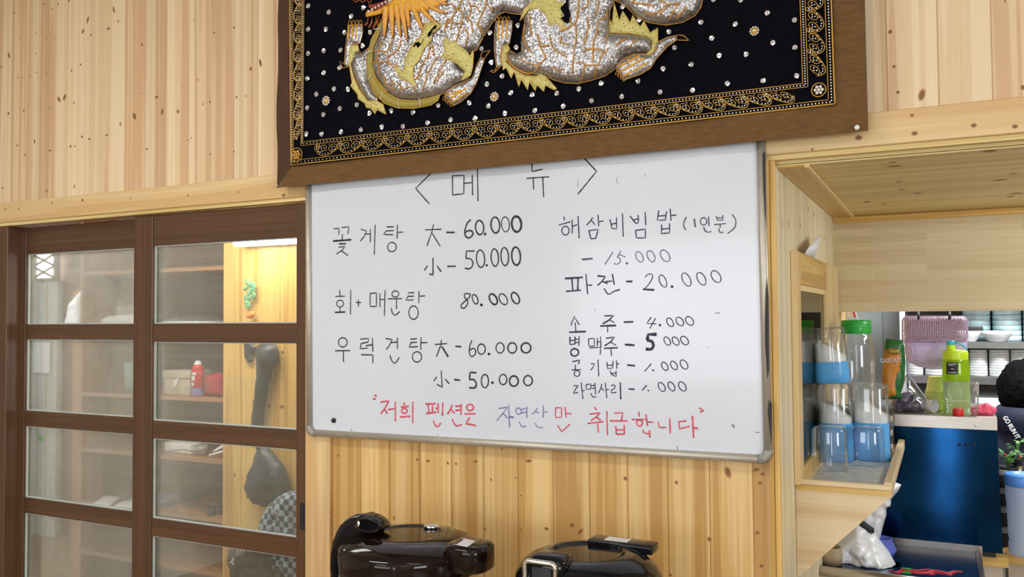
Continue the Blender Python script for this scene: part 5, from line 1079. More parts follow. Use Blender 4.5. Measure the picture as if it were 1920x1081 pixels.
# yellow paper cups, nested upside down
bc = atZ(1757, 767, ZK); dc = dep(bc) / FPX
zc = lambda y: at(1756, y, bc.y).z
n_c = 11; zrim0 = ZK + .0005; pitch = (zc(734) - zrim0) / (n_c - 1); hcup = zc(705) - zc(734)
mb = MB(); rt, rbm = 13.5 * dc, 19 * dc
mb.lathe((0, 0, 0), [(rbm, 0), (rbm + .0016, .0008), (rbm + .0016, .0028), (rbm - .0012, .0036), (rt, hcup - .001), (rt - .001, hcup), (rt - .002, hcup - .003), (1e-4, hcup - .003)], seg=32)
cup = mb.build('paper_cup', 'lime_paper'); cup.location = (bc.x, bc.y, zrim0)
tag(cup, 'yellow paper cup nested upside down in the stack beside the lime bottle', 'cup', 'nested yellow paper cups')
for k in range(1, n_c):
    o = cup.copy(); COL.objects.link(o); o.location = (bc.x, bc.y, zrim0 + k * pitch)
cup['label'] = cup['label']
# white cup lying on its side
q = atZ(1752, 773.5, ZK); dq = dep(q) / FPX; rc = 12.3 * dq; ax = Vector((.75, -.66, 0)).normalized(); cc_ = Vector((q.x, q.y, ZK + rc + .0005))
Mx = Matrix((Vector((0, 0, 1)).cross(ax), Vector((0, 0, 1)), ax)).transposed()
L_ = .045
tag(MB().lathe(cc_, [(rc * .78, -L_), (rc * .80, -L_ * .95), (rc * .97, -.002), (rc, 0), (rc * .95, 0), (rc * .9, -.004), (rc * .72, -L_ * .9), (1e-4, -L_ * .9)], seg=36, mtx=Mx).build('white_cup', 'ceramic_white'), 'white plastic cup lying on its side beside the yellow paper cups', 'cup')
# clear box in front of the lime bottle
b = atZ(1803, 777, ZK); d = dep(b) / FPX; r = 30 * d
tag(MB().lathe(b, [(1e-4, .001), (r * .85, .0005), (r * .93, .004), (r, 60 * d), (r * 1.03, 62 * d), (r * 1.0, 62 * d), (r * .9, .006)], seg=40, sq=5, sy=.45).build('clear_container', 'clear_plastic'), 'clear square container in front of the lime bottle', 'container')
b = atZ(1796.5, 779.5, ZK); d = dep(b) / FPX
tag(MB().lathe(b, [(9 * d, 0), (9.6 * d, .001), (9.2 * d, 13 * d), (8.4 * d, 14 * d), (1e-4, 14 * d)], seg=24).build('bottle_cap', 'red_plastic'), 'small red bottle cap on the front edge of the machine', 'cap')
pc_ = thing('pink_cloth', atZ(1843, 777, ZK), 'folded pink cloth lying on the machine beside the red cap', 'cloth')
puff([(1818, 770), (1820, 762), (1830, 760), (1842, 757), (1850, 754), (1853, 757), (1858, 759), (1868, 763), (1869, 772), (1862, 778), (1845, 779), (1830, 777), (1822, 776)], atZ(1843, 777, ZK).y + .004, .02, 'pink_cloth', 'fold', pc_, step=3, rad=9, amp=.012, fr_=70)
MB().tube([at(x, y, atZ(1843, 777, ZK).y - .022) for x, y in [(1819, 771), (1830, 768), (1842, 773), (1850, 771), (1858, 776)]], .004, seg=8, flat=.5).build('hem', 'pink_cloth', pc_)
# knotted clear bag of dark fruit
bb = atZ(1710, 772, ZK)
pb = thing('plastic_bag', bb, 'tied clear bag with dark purple contents on the machine', 'bag')
puff([(1671, 771), (1668, 757), (1672, 742), (1684, 728), (1692, 715), (1697, 703), (1701, 700), (1706, 703), (1716, 718), (1728, 735), (1738, 745), (1742, 760), (1738, 770), (1715, 773), (1690, 773)], bb.y + .02, .035, 'bag_plastic', 'film', pb, step=5, rad=18, amp=.008, fr_=40)
rr = random.Random(5)
for k, (px, py, r0) in enumerate([(1684, 757, 12), (1700, 760, 12), (1716, 760, 11), (1692, 748, 10), (1709, 748, 10), (1727, 763, 9), (1699, 741, 8), (1676, 764, 8), (1719, 749, 8)]):
    q = at(px, py, bb.y + .02 + rr.uniform(-.012, .01)); MB().ball(q, r0 * dep(q) / FPX, seg=12, rings=8, sc=(1.1, .9, rr.uniform(.75, 1))).build('dark_bundle', 'purple_fruit', pb)
MB().tube([at(x, y, bb.y + .01) for x, y in [(1701, 699), (1711, 712), (1722, 727), (1733, 742), (1741, 755)]], [.003, .005, .006, .005, .003], seg=8, flat=.4).build('rolled_edge', 'lavender', pb)
# ------------------------------------------------------------------ serving cart in front of the machine
ZC = .885; yf = atZ(1590, 1074, ZC + .005).y
xr2 = atZ(1828, 1036, ZC).x
ct = thing('serving_cart', (-.2, 2.72, 0), 'steel serving cart with a blue film deck and a round push handle', 'cart')
MB().box((-.47, yf + .02, ZC - .012), (xr2, YM - .012, ZC)).build('deck', 'deck_film', ct, label='deck under blue protective film')
MB().box((-.47, YM - .011, ZC - .012), (xr2 + .02, YM - .005, ZC + .02)).build('back_lip', 'brushed_steel', ct)
MB().box((xr2 + .001, yf + .02, ZC - .02), (xr2 + .016, YM - .012, ZC + .004), bev=.002).build('side_rail', 'dark_steel', ct)
a = atZ(1520, 1069.5, ZC + .003)
hr = 9.5 * dep(a) / FPX
MB().tube([(a.x, yf, a.z), (.10, yf, a.z)], hr, seg=18).build('handle', 'brushed_steel', ct, label='round steel push handle')
MB().tube([(a.x - .035, yf + .012, a.z - .004), (a.x - .03, yf + .004, a.z), (a.x + .006, yf, a.z)], hr * 1.12, seg=16).build('end_cap', 'black_rubber', ct)
MB().tube([(.10, yf, a.z), (.115, yf, a.z)], hr * 1.12, seg=16).build('end_cap', 'black_rubber', ct)
for x in (-.45, xr2):
    for y in (yf + .035, YM - .03): MB().tube([(x, y, .03), (x, y, ZC - .012)], .012, seg=12).build('leg', 'brushed_steel', ct)
    MB().tube([(x + .01, yf + .02, ZC - .006), (x + .01, yf - .0, a.z)], .006, seg=8).build('handle_bracket', 'dark_steel', ct)
    for y in (yf + .035, YM - .03): MB().lathe((x, y, .03), [(1e-4, -.008), (.026, -.008), (.03, 0), (.026, .008), (1e-4, .008)], seg=20, mtx=Matrix(((1, 0, 0), (0, 0, 1), (0, 1, 0)))).build('caster', 'black_rubber', ct)
yb = (yf + YM) / 2 - .04
gb = thing('bag_bundle', atZ(1620, 1060, ZC), 'crumpled white plastic bag bundle on the cart under the bracket', 'bag')
puff([(1556, 1084), (1562, 1040), (1570, 1018), (1585, 1000), (1605, 970), (1628, 985), (1645, 1003), (1651, 1013), (1668, 1035), (1682, 1062), (1692, 1084)], yb, .055, 'bag_white', 'white_bag', gb, step=4, rad=30, amp=.034, fr_=22, zmin=ZC + .001)
puff([(1600, 975), (1625, 945), (1655, 905), (1676, 902), (1690, 908), (1684, 920), (1671, 935), (1670, 948), (1662, 952), (1662, 965), (1656, 985), (1650, 1010), (1630, 995)], yb + .05, .03, 'bag_white', 'bag_neck', gb, step=4, rad=14, amp=.02, fr_=50, zmin=ZC + .001)
puff([(1626, 978), (1636, 966), (1645, 963), (1643, 975), (1634, 982), (1640, 976)][:5], yb - .0, .01, 'cap_grey', 'grey_disc', gb, step=3, rad=6) if False else MB().ball(at(1632, 970, yb + .04), .03, seg=20, sc=(.75, .3, .55), mtx=Matrix.Rotation(.5, 3, 'Y')).build('grey_lid', 'cap_grey', gb)
puff([(1610, 978), (1618, 975), (1630, 983), (1639, 990), (1639, 999), (1628, 999), (1616, 994), (1611, 986)], yb - .02, .012, 'black_rubber', 'black_lid', gb, step=3, rad=6)
kr = at(1562, 1058, yb - .06)
kp = MB().lathe((kr.x, yb - .075, 0), [(1e-4, ZC + .001), (.026, ZC + .001), (.027, ZC + .03), (.024, at(1562, 1022, yb - .06).z)], seg=28); tag(kp.build('paper_roll', 'kraft'), 'brown paper roll standing on the cart beside the white bag', 'paper roll')
bs = thing('blue_basin', atZ(1655, 1040, ZC), 'small violet blue plastic basin behind the white bag', 'basin')
p0 = atZ(1652, 1040, ZC); db_ = dep(p0) / FPX
MB().lathe(p0, [(1e-4, .001), (.036, .001), (.043, .02), (19 * db_, 30 * db_), (19.5 * db_, 31 * db_), (18.0 * db_, 30.5 * db_), (.038, .008), (1e-4, .005)], seg=36).build('bowl', 'blue_basin', bs)
MB().tube([p0 + Vector((math.cos(a) * 19.3 * db_, math.sin(a) * 19.3 * db_, 31 * db_)) for a in [k * PI / 16 for k in range(32)]], .0025, seg=6, closed=True).build('rim', 'blue_basin', bs)
rn = thing('red_net', atZ(1715, 1076, ZC), 'red mesh net with a green tag on the cart deck', 'net')
rr = random.Random(2)
for k in range(5):
    x0 = 1668 + k * 10; MB().tube([atZ(x0 + t * 16, 1069 + 4 * math.sin(k * 2 + t * 1.7) + t * .8, ZC + .016 + .004 * (k % 3)) for t in range(7)], .0022, seg=6).build('net_strand', 'red_net', rn)
MB().box(tuple(atZ(1690, 1074, ZC + .012)), tuple(atZ(1710, 1069, ZC + .012) + Vector((0, 0, .006)))).build('green_tag', 'green_plastic', rn, label='green tag')
#@@KITCHEN
# ================================================================== KITCHEN BEHIND THE HATCH
YKB = 5.25
mb = MB(); wx0, wx1 = at(1829, 760, YKB).x, 2.4; wz0, wz1 = at(1860, 900, YKB).z, at(1860, 741, YKB).z
for lo, hi in [((-.5, -.2), (wx0, 2.5)), ((wx0, -.2), (wx1, wz0)), ((wx0, wz1), (wx1, 2.5)), ((wx1, -.2), (3.2, 2.5))]: mb.box((lo[0], YKB, lo[1]), (hi[0], YKB + .06, hi[1]))
struct(mb.build('wall_kitchen', 'grey_wall'), 'pale grey kitchen wall', 'wall')
mb = MB(); jx = at(1656, 640, YKB - .03).x
mb.box((-.5, YKB - .03, -.2), (jx - .001, YKB - .001, 2.4)); mb.box((jx + .001, YKB - .03, -.2), (at(1689, 640, YKB - .03).x, YKB - .001, 2.4)); zj = at(1630, 655, YKB).z
struct(mb.build('wall_kitchen_panel', 'grey_wall'), 'grey wall panels left of the dish shelves', 'wall')
mb = MB(); mb.box((-.5, 3.1, 2.38), (3.2, YKB, 2.43)); struct(mb.build('ceiling_kitchen', 'ceiling_paint'))
mb = MB(); mb.box((-.56, 3.35, -.2), (-.5, YKB, 2.4)); struct(mb.build('wall_kitchen_side', 'grey_wall'))
w2 = sstruct('window_2', (0, 0, 0), 'bright kitchen window under the dish shelves', 'window')
MB().box((wx0, YKB + .02, wz0), (wx1, YKB + .024, wz1)).build('pane', 'door_glass', w2)
MB().box((wx0, YKB - .004, wz1 - .012), (wx1, YKB + .05, wz1)).build('window_frame', 'white_paint', w2)
area('kitchen_window_portal', ((wx0 + wx1) / 2, YKB + .08, (wz0 + wz1) / 2), (-PI / 2, 0, 0), wx1 - wx0, wz1 - wz0, 1, portal=True)
# dish shelves
YS0, YS1 = 4.55, 4.95
zt_a, zb_a = at(1860, 641.5, YS0).z, at(1860, 653, YS0).z
zt_b, zb_b = at(1860, 707, YS0).z, at(1860, 721, YS0).z
xp0, xp1 = at(1687.5, 640, YS0).x, at(1698, 640, YS0).x
ds = thing('dish_shelf', (1.0, 4.75, -.2), 'steel shelf unit full of white and pale blue bowls in the kitchen', 'shelf unit')
MB().box((xp0, YS0, -.2), (xp1, YS0 + .02, 2.1)).build('post', 'white_paint', ds, label='white upright post')
MB().box((2.3, YS0, -.2), (2.32, YS0 + .02, 2.1)).build('post', 'shelf_steel', ds)
MB().box((xp1, YS0, zb_a), (2.3, YS1, zt_a)).build('shelf', 'shelf_steel', ds); MB().box((xp1, YS0, zb_b), (2.3, YS1, zt_b)).build('shelf', 'shelf_steel', ds)
zu = at(1740, 591, YS0).z + .10; MB().box((xp1, YS0 + .01, zu), (2.3, YS1, zu + .02)).build('shelf', 'shelf_steel', ds)
MB().box((xp1, YS1 - .004, zb_b), (2.3, YS1, 2.05)).build('back_panel', 'dark_steel', ds, label='dark back panel')
MB().box((xp1, YS0 + .03, at(1860, 741, YS0).z), (2.3, YS0 + .06, zb_b)).build('apron', 'dark_steel', ds)
def bowl_stack(px0, px1, Yc, zbase, ytop, mat, nb, prof, lab, grp, ptop_z=None):
    xa, xb = at(px0, 660, Yc).x, at(px1, 660, Yc).x; r = (xb - xa) / 2; xc = (xa + xb) / 2
    h = (ptop_z or at((px0 + px1) / 2, ytop, Yc).z) - zbase; p_ = h / nb; H = p_ * 1.0
    mb = MB(); mb.lathe((0, 0, 0), [(1e-4, .001), (r * .66, .001), (r * .70, .0)] + [(r * a, H * z) for a, z in prof] + [(r * .95, H * .96), (r * .7, H * .2), (1e-4, H * .15)], seg=28)
    return mb, xc, p_
PR = [(.972, .03), (.99, .5), (1.0, .9), (.996, .99)]
def stack(px0, px1, Yc, zbase, ytop, mat, nb, lab, grp, name='rice_bowl', top_z=None):
    mb, xc, p_ = bowl_stack(px0, px1, Yc, zbase, ytop, mat, nb, PR, lab, grp, top_z)
    o0 = mb.build(name, mat); o0.location = (xc, Yc, zbase + .0003)
    for k in range(nb):
        o = o0 if k == 0 else o0.copy()
        if k: COL.objects.link(o); o.location = (xc, Yc, zbase + .0003 + k * p_)
        tag(o, lab, 'bowl', grp)
Yw = YS0 + .085
stack(1700, 1731, Yw, zt_b, 655, 'ceramic_white', 9, 'white bowl in the first stack beside the white post, lower shelf', 'white bowls, first stack')
stack(1733.5, 1771, Yw, zt_b, 655, 'ceramic_white', 9, 'white bowl in the second stack from the white post, lower shelf', 'white bowls, second stack')
stack(1778, 1814, Yw, zt_b, 655, 'ceramic_white', 9, 'white bowl in the stack behind the lime bottle', 'white bowls behind the lime bottle')
stack(1817, 1851.5, Yw, zt_b, 655, 'ceramic_white', 10, 'white bowl in the stack right of the lime bottle, lower shelf', 'white bowls right of the lime bottle')
stack(1853.5, 1892.5, Yw, zt_b, 655, 'ceramic_white', 10, 'white bowl in the tall stack left of the dark haired head', 'white bowls left of the head')
stack(1894, 1936, Yw, zt_b, 655, 'ceramic_white', 10, 'white bowl in the stack above the dark haired head', 'white bowls above the head')
Yu = YS0 + .25
stack(1806, 1859, Yu, zt_a, 585, 'ceramic_blue', 7, 'pale blue bowl in the stack beside the lilac basket, upper shelf', 'pale blue bowls, left stack', 'noodle_bowl', zu - .05)
stack(1861.5, 1917, Yu, zt_a, 585, 'ceramic_blue', 7, 'pale blue bowl in the stack behind the wide white bowl, upper shelf', 'pale blue bowls, middle stack', 'noodle_bowl', zu - .05)
stack(1919, 1972, Yu, zt_a, 585, 'ceramic_blue', 7, 'pale blue bowl in the stack at the right edge of the picture', 'pale blue bowls, right stack', 'noodle_bowl', zu - .05)
for px, hw, lab in ((1818, 21.5, 'wide white bowl on the upper shelf beside the lilac basket'), (1869.5, 29, 'wide white bowl in front of the pale blue bowls')):
    q = at(px, 641.5, YS0 + .1); d = dep(q) / FPX; r = hw * d; h = 20.5 * d
    tag(MB().lathe((q.x, q.y, zt_a), [(1e-4, .0006), (r * .5, .0006), (r * .52, .004), (r * .66, h * .25), (r * .86, h * .65), (r, h), (r * .97, h), (r * .6, h * .25), (1e-4, h * .18)], seg=40).build('wide_bowl', 'ceramic_white'), lab, 'bowl', 'wide white bowls')
q = at(1823, 616, YS0 + .12); tag(MB().box((q.x - .035, q.y - .02, at(1818, 621, YS0 + .1).z + .0005), (q.x + .045, q.y + .03, q.z + .012), bev=.003).build('dark_tray', 'dark_steel'), 'flat dark tray laid on the white bowl beside the lilac basket', 'tray')
# lilac basket hung from the hatch header, drip tray below it
YBk = 3.17
bk = thing('dish_basket', at(1755, 600, YBk), 'lilac perforated dish basket hanging behind the hatch header', 'basket')
def rr_outline(x0, y0, x1, y1, rad, n=6):
    out_ = []
    for cx, cy, a0 in ((x1 - rad, y0 + rad, -1), (x1 - rad, y1 - rad, 0), (x0 + rad, y1 - rad, 1), (x0 + rad, y0 + rad, 2)):
        for k in range(n + 1): a = (a0 + k / n) * PI / 2; out_.append((cx + rad * math.cos(a), cy + rad * math.sin(a)))
    return out_
def shell(outline, Y, bulge, mat, name, parent, step=5, rad=12, dots=None):
    v, f, dist, bnd = trimesh(outline, step); pts = []; uvs = []
    for q in v:
        d = min(1, dist(q.x, q.y) / rad); pts.append(at(q.x, q.y, Y) + NF * bulge * math.sqrt(max(0, 1 - (1 - d) ** 2))); uvs.append((q.x / 4.4, q.y / 3.0 + .5 * (q.x / 140)))
    n = len(pts); t = .0022; pts2 = [p - NF * t for p in pts]; fs = [list(x) for x in f]
    mb = MB(); mb.add(pts, [x if (pts[x[1]] - pts[x[0]]).cross(pts[x[2]] - pts[x[0]]).y < 0 else x[::-1] for x in fs], mat, True, uvs)
    if not dots: mb.add(pts2, fs, mat, True, uvs)
    o = mb.build(name, None, parent)
    MB().tube([at(x, y, Y) for x, y in bnd], .0028, seg=6, closed=True).build('rim', 'lavender', o)
    return o
shell(rr_outline(1692, 593, 1814, 644, 10), YBk, .035, 'lavender_mesh', 'perforated_side', bk, dots=True)
shell([(1697, 636), (1812, 636), (1812, 672), (1806, 684), (1793, 690), (1745, 690), (1722, 686), (1706, 678), (1699, 664)], YBk - .004, .018, 'lavender', 'base_tray', bk)
o = shell([(1708, 646), (1806, 646), (1804, 672), (1793, 680), (1746, 680), (1726, 677), (1713, 669)], YBk - .022, .004, 'lavender', 'tray_panel', bk)
for px in (1722, 1780.5):
    MB().tube([at(px, 583, YBk - .01), at(px, 592, YBk - .045), at(px, 598, YBk - .042)], .0042, seg=8).build('hook', 'dark_steel', bk, label='dark hanging hook')
for px, py in ((1723, 637), (1784, 637)): MB().ball(at(px, py, YBk - .026), .003, seg=8, sc=(1.3, .6, 1)).build('slot', 'black_rubber', bk)
# hanging bag with red printing behind the jar
hb_ = thing('hanging_bag', at(1600, 590, 3.35), 'clear bag with red print hanging behind the green lidded jar', 'bag')
puff([(1588, 575), (1604, 575), (1606, 594), (1590, 600)], 3.35, .01, 'bag_white', 'bag_corner', hb_, step=4, rad=6, amp=.006)
MB().prism([at(x, y, 3.33) for x, y in [(1596, 575), (1601, 575), (1606, 594), (1602, 595)]], NF * .0015, 'red_plastic').build('red_stripe', None, hb_)
MB().tube([at(x, y, 3.33) for x, y in [(1603, 588), (1609, 598), (1614, 609)]], .0018, seg=6).build('seam', 'paper_white', hb_)
# ------------------------------------------------------------------ counter, pots, water jug
ZO = .868; yo = 3.30
kc = thing('kitchen_counter', (.75, 3.6, -.2), 'white topped kitchen counter with a wooden edge at the lower right', 'counter')
MB().box((.17, 3.255, ZO - .03), (1.6, 3.72, ZO), bev=.004).build('counter_top', 'white_counter', kc)
MB().wood((.12, 3.225, ZO - .075), (1.6, 3.255, ZO - .012), 0, 'pine_golden', .3, .003).build('front_edge', None, kc)
MB().box((.18, 3.27, -.2), (1.58, 3.70, ZO - .03)).build('cabinet', 'shelf_brown' if False else 'room_wall', kc)
MB().wood((-.2, 2.985, .84), (.165, 3.45, .869), 0, 'pine_golden', .6).build('lower_board', None, kc)
MB().box((-.18, 3.0, -.2), (.15, 3.44, .84)).build('base_cabinet', 'room_wall', kc)
b = atZ(1924, 1040, ZO); d = dep(b) / FPX; zj = lambda y: at(1924, y, b.y).z; r = 31 * d
wj = thing('water_jug', b, 'tall cloudy plastic jug with a blue lid on the white counter', 'jug')
MB().lathe((b.x, b.y, 0), [(1e-4, ZO + .001), (r * .88, ZO + .001), (r * .92, ZO + .008), (r * .92, zj(1018)), (r * .87, zj(1012)), (r * .92, zj(1004)), (r * .98, zj(940)), (r * 1.02, zj(930)), (r * 1.02, zj(908))], seg=40).build('body', 'cloudy_plastic', wj)
MB().lathe((b.x, b.y, 0), [(r * 1.03, zj(910)), (r * 1.07, zj(908)), (r * 1.07, zj(892)), (r * 1.0, zj(888)), (r * .7, zj(887)), (r * .65, zj(891)), (1e-4, zj(891))], seg=40).build('lid', 'lid_blue', wj, label='blue lid')
# two potted seedlings on a tower of black cups
b = atZ(1884, 1022, ZO); d = dep(b) / FPX; z_ = lambda y: at(1884, y, b.y).z
for k, (yb_, yt_) in enumerate([(1022, 984), (984, 946), (946, 912), (912, 878)]):
    rr_ = 15 * d; z0, z1 = (ZO + .0005 if k == 0 else z_(yb_) + .0005), z_(yt_)
    t = thing('black_cup', (b.x, b.y, z0), ['black cup on the counter, bottom of the tower beside the blue lidded jug', 'black cup beside the blue lidded jug, second from the bottom of its tower', 'black cup beside the blue lidded jug, third from the bottom of its tower', 'black cup under the seedling, topmost of its tower'][k], 'cup', 'tower of black cups')
    MB().lathe((b.x, b.y, 0), [(1e-4, z0), (rr_ * .92, z0), (rr_, z0 + .004), (rr_ * 1.02, z0 + (z1 - z0) * .66), (rr_, z0 + (z1 - z0) * .68), (1e-4, z0 + (z1 - z0) * .68)], seg=28).build('body', 'black_rubber', t)
    MB().lathe((b.x, b.y, 0), [(rr_ * .96, z0 + (z1 - z0) * .66), (rr_ * .97, z1 - .0008), (1e-4, z1 - .0008)], seg=28).build('grey_band', 'cap_grey', t)
def seedling(px, py, lab, n, sp, zb_, seed):
    q = at(px, py, b.y); t = thing('potted_seedling', (q.x, q.y, zb_), lab, 'plant', 'potted seedlings on the counter'); rr = random.Random(seed)
    pr = 15 * d
    MB().lathe((q.x, q.y, 0), [(1e-4, zb_), (pr * .8, zb_), (pr * 1.05, q.z), (pr, q.z), (pr * .9, q.z - .006), (1e-4, q.z - .006)], seg=24).build('pot', 'black_rubber', t)
    for k in range(n):
        a = rr.uniform(0, 6.28); rad = rr.uniform(.1, 1) * sp; tip = q + Vector((math.cos(a) * rad, math.sin(a) * rad * .6, rr.uniform(.012, .05)))
        st = MB().tube([q + Vector((0, 0, -.004)), q.lerp(tip, .5) + Vector((0, 0, .006)), tip], .0009, seg=5); leaf = Vector((math.cos(a), math.sin(a) * .5, .3)).normalized(); sd = Vector((-leaf.y, leaf.x, .2)).normalized()
        L_ = rr.uniform(.014, .024); st.add([tip, tip + leaf * L_ * .5 + sd * L_ * .35, tip + leaf * L_ + Vector((0, 0, -.003)), tip + leaf * L_ * .5 - sd * L_ * .35, tip + leaf * L_ * .5 + Vector((0, 0, .003))], [[0, 1, 4], [1, 2, 4], [2, 3, 4], [3, 0, 4]], '', True)
        st.build('leaf', 'leaf_green', t)
    if n > 12:
        for k in range(3): MB().ball(q + Vector((rr.uniform(-sp, sp), -.02, rr.uniform(.02, .04))), .004, seg=8).build('berry', 'red_plastic', t)
seedling(1889, 874, 'leafy green seedling with red berries in a black pot on the tower of black cups', 20, .035, z_(878) + .0008, 4)
bsh = atZ(1911, 1000, ZO)
q9 = at(1909, 853, b.y); sd_ = MB().lathe((q9.x, q9.y + .03, 0), [(.016, ZO), (.016, at(1909, 872, b.y).z), (.011, at(1909, 872, b.y).z + .001)], seg=20, cap=True)
tag(sd_.build('steel_tin', 'chrome'), 'slim steel tin behind the blue lidded jug', 'tin')
seedling(1909, 853, 'small green seedling in a black dish on the slim steel tin', 7, .022, at(1909, 872, b.y).z + .002, 9)
for o in bpy.data.objects:
    if o.name.startswith('potted_seedling') and 'small' in o['label']:
        o.location.y += .03

# ------------------------------------------------------------------ cook seen from behind
def person():
    YP = 4.05; hd = at(1927, 738, YP); FL_ = -.2
    t = thing('person', (hd.x, YP, FL_), 'person with short black hair in a navy hoodie seen from behind in the kitchen', 'person')
    X, Zh = hd.x, hd.z; sh = Zh - .155; hip = FL_ + .80
    V = []; E = []; Rr = []
    def j(p, r, par=None):
        V.append(Vector(p)); Rr.append(r); k = len(V) - 1
        if par is not None: E.append((par, k))
        return k
    pel = j((X + .02, YP - .04, hip), (.10, .10)); sp1 = j((X + .015, YP - .03, hip + .17), (.09, .09), pel); sp2 = j((X + .01, YP + .0, hip + .33), (.09, .09), sp1); che = j((X, YP + .03, sh - .06), (.085, .085), sp2); nk = j((X, YP + .06, sh + .05), (.058, .058), che)
    he = j((X, YP + .075, Zh - .075), (.064, .07), nk); hd2 = j((X, YP + .08, Zh + .0), (.082, .095), he); hd3 = j((X, YP + .075, Zh + .07), (.06, .072), hd2)
    for s_ in (-1, 1):
        a = j((X + s_ * .15, YP + .03, sh - .04), (.055, .055), che); e = j((X + s_ * .225, YP + .06, sh - .30), (.05, .05), a); w = j((X + s_ * .14, YP + .27, sh - .36), (.036, .034), e); hnd = j((X + s_ * .10, YP + .35, sh - .36), (.032, .02), w)
        for fi in range(4):
            o_ = (fi - 1.5) * .019; f1 = j((X + s_ * (.095 - o_ * .2) + o_, YP + .40, sh - .362), (.0095, .0095), hnd); j((X + s_ * .09 + o_, YP + .432 + (.008 if fi in (1, 2) else 0), sh - .385), (.008, .008), f1)
        th = j((X + s_ * .065, YP + .375, sh - .352), (.011, .011), hnd); j((X + s_ * .05, YP + .405, sh - .362), (.009, .009), th)
        h = j((X + .02 + s_ * .09, YP - .03, hip - .08), (.092, .095), pel); k_ = j((X + .02 + s_ * .10, YP + .0, FL_ + .43), (.058, .062), h); an = j((X + .02 + s_ * .10, YP - .03, FL_ + .07), (.038, .042), k_); j((X + .02 + s_ * .11, YP + .12, FL_ + .035), (.038, .03), an)
    me = bpy.data.meshes.new('body'); me.from_pydata(V, E, [])
    o = bpy.data.objects.new('body', me); COL.objects.link(o)
    sk = o.modifiers.new('skin', 'SKIN'); sk.use_smooth_shade = True; o.modifiers.new('sub', 'SUBSURF').render_levels = 2
    for i, v in enumerate(me.skin_vertices[0].data): v.radius = Rr[i]; v.use_root = (i == 0)
    me.materials.append(MAT['skin']); o.parent = t; o.matrix_parent_inverse = Matrix.Translation(-t.location)
    H = Vector((X, YP + .08, Zh))
    # face, ears
    for s_ in (-1, 1):
        MB().ball(H + Vector((s_ * .083, 0, -.02)), .022, seg=12, sc=(.4, .75, 1.2)).build('ear', 'skin', t)
        MB().ball(H + Vector((s_ * .032, .088, .0)), .011, seg=10, sc=(1.2, .6, .8)).build('eye', 'tooth_white', t)
    MB().ball(H + Vector((0, .102, -.03)), .016, seg=12, sc=(.8, .9, 1.4)).build('nose', 'skin', t); MB().ball(H + Vector((0, .088, -.068)), .02, seg=12, sc=(1.2, .4, .35)).build('mouth', 'red_cloth', t)
    # hair: cap with lumpy surface
    def hair(u, v):
        a = u * 2 * PI; ph = v * PI * .70; dirv = Vector((math.sin(ph) * math.cos(a), math.sin(ph) * math.sin(a), math.cos(ph)))
        low = .70 if dirv.y < .2 else .70 - .75 * max(0, dirv.y - .2)
        ph = v * PI * low; dirv = Vector((math.sin(ph) * math.cos(a), math.sin(ph) * math.sin(a), math.cos(ph)))
        r = Vector((.103, .122, .128)); n_ = 1 + .06 * noise.noise(dirv * 3) + .05 * noise.noise(dirv * 9) + .05 * noise.noise(dirv * 30)
        return H + Vector((0, -.008, .008)) + Vector((dirv.x * r.x, dirv.y * r.y, dirv.z * r.z)) * n_
    MB().grid(hair, 90, 44).build('hair', 'hair_black', t)
    # hoodie: one lofted shell from hem to neck plus sleeves and hood
    rings = [(hip - .06, .195, .15, -.035), (hip + .05, .185, .145, -.035), (hip + .2, .185, .14, -.025), (hip + .34, .205, .145, 0), (sh - .12, .215, .142, .028), (sh - .045, .205, .125, .035), (sh + .005, .165, .1, .042), (sh + .035, .115, .085, .048), (sh + .06, .085, .078, .052)]
    mb = MB(); seg = 40; vs_ = []; fs = []
    for z, rx_, ry_, oy in rings:
        for k in range(seg):
            a = 2 * PI * k / seg; e = 2.5; q = 1 / ((abs(math.cos(a)) ** e + abs(math.sin(a)) ** e) ** (1 / e)); n_ = 1 + .03 * noise.noise(Vector((math.cos(a) * 2, math.sin(a) * 2, z * 9)))
            vs_.append((X + math.cos(a) * rx_ * q * n_ + .006, YP + oy + math.sin(a) * ry_ * q * n_, z))
    for i in range(len(rings) - 1):
        for k in range(seg): fs.append([i * seg + k, i * seg + (k + 1) % seg, (i + 1) * seg + (k + 1) % seg, (i + 1) * seg + k])
    mb.add(vs_, fs, '', True); hoodie = mb.build('hoodie', 'navy_fleece', t)
    for s_ in (-1, 1):
        pts = [(X + s_ * .135, YP + .03, sh - .02), (X + s_ * .19, YP + .035, sh - .10), (X + s_ * .23, YP + .05, sh - .22), (X + s_ * .232, YP + .065, sh - .31), (X + s_ * .20, YP + .15, sh - .345), (X + s_ * .155, YP + .245, sh - .36)]
        MB().tube(pts, [.088, .083, .072, .068, .06, .048], seg=18).build('sleeve', 'navy_fleece', hoodie)
    MB().lathe((X, YP + .01, sh + .045), [(.07, .05), (.105, .06), (.130, .035), (.140, .0), (.12, -.04), (.09, -.06)], seg=30, sy=.95).build('hood', 'navy_fleece', hoodie)
    rings = [(hip + .02, .18, .14), (hip - .12, .19, .15)]
    for s_ in (-1, 1): MB().tube([(X + .02 + s_ * .085, YP - .03, hip + .0), (X + .02 + s_ * .095, YP - .02, hip - .15), (X + .02 + s_ * .10, YP + .0, FL_ + .43), (X + .02 + s_ * .10, YP - .025, FL_ + .09)], [.115, .105, .08, .062], seg=18).build('trouser_leg', 'dark_trousers', t)
    # print on the shoulder blade
    a, b_ = at(1881, 777, YP - .13), at(1912, 826, YP - .125); mid = a.lerp(b_, .5); mid.y = YP - .118
    dirv = (b_ - a); ang = math.atan2(dirv.z, dirv.x); sz = dep(mid) / FPX
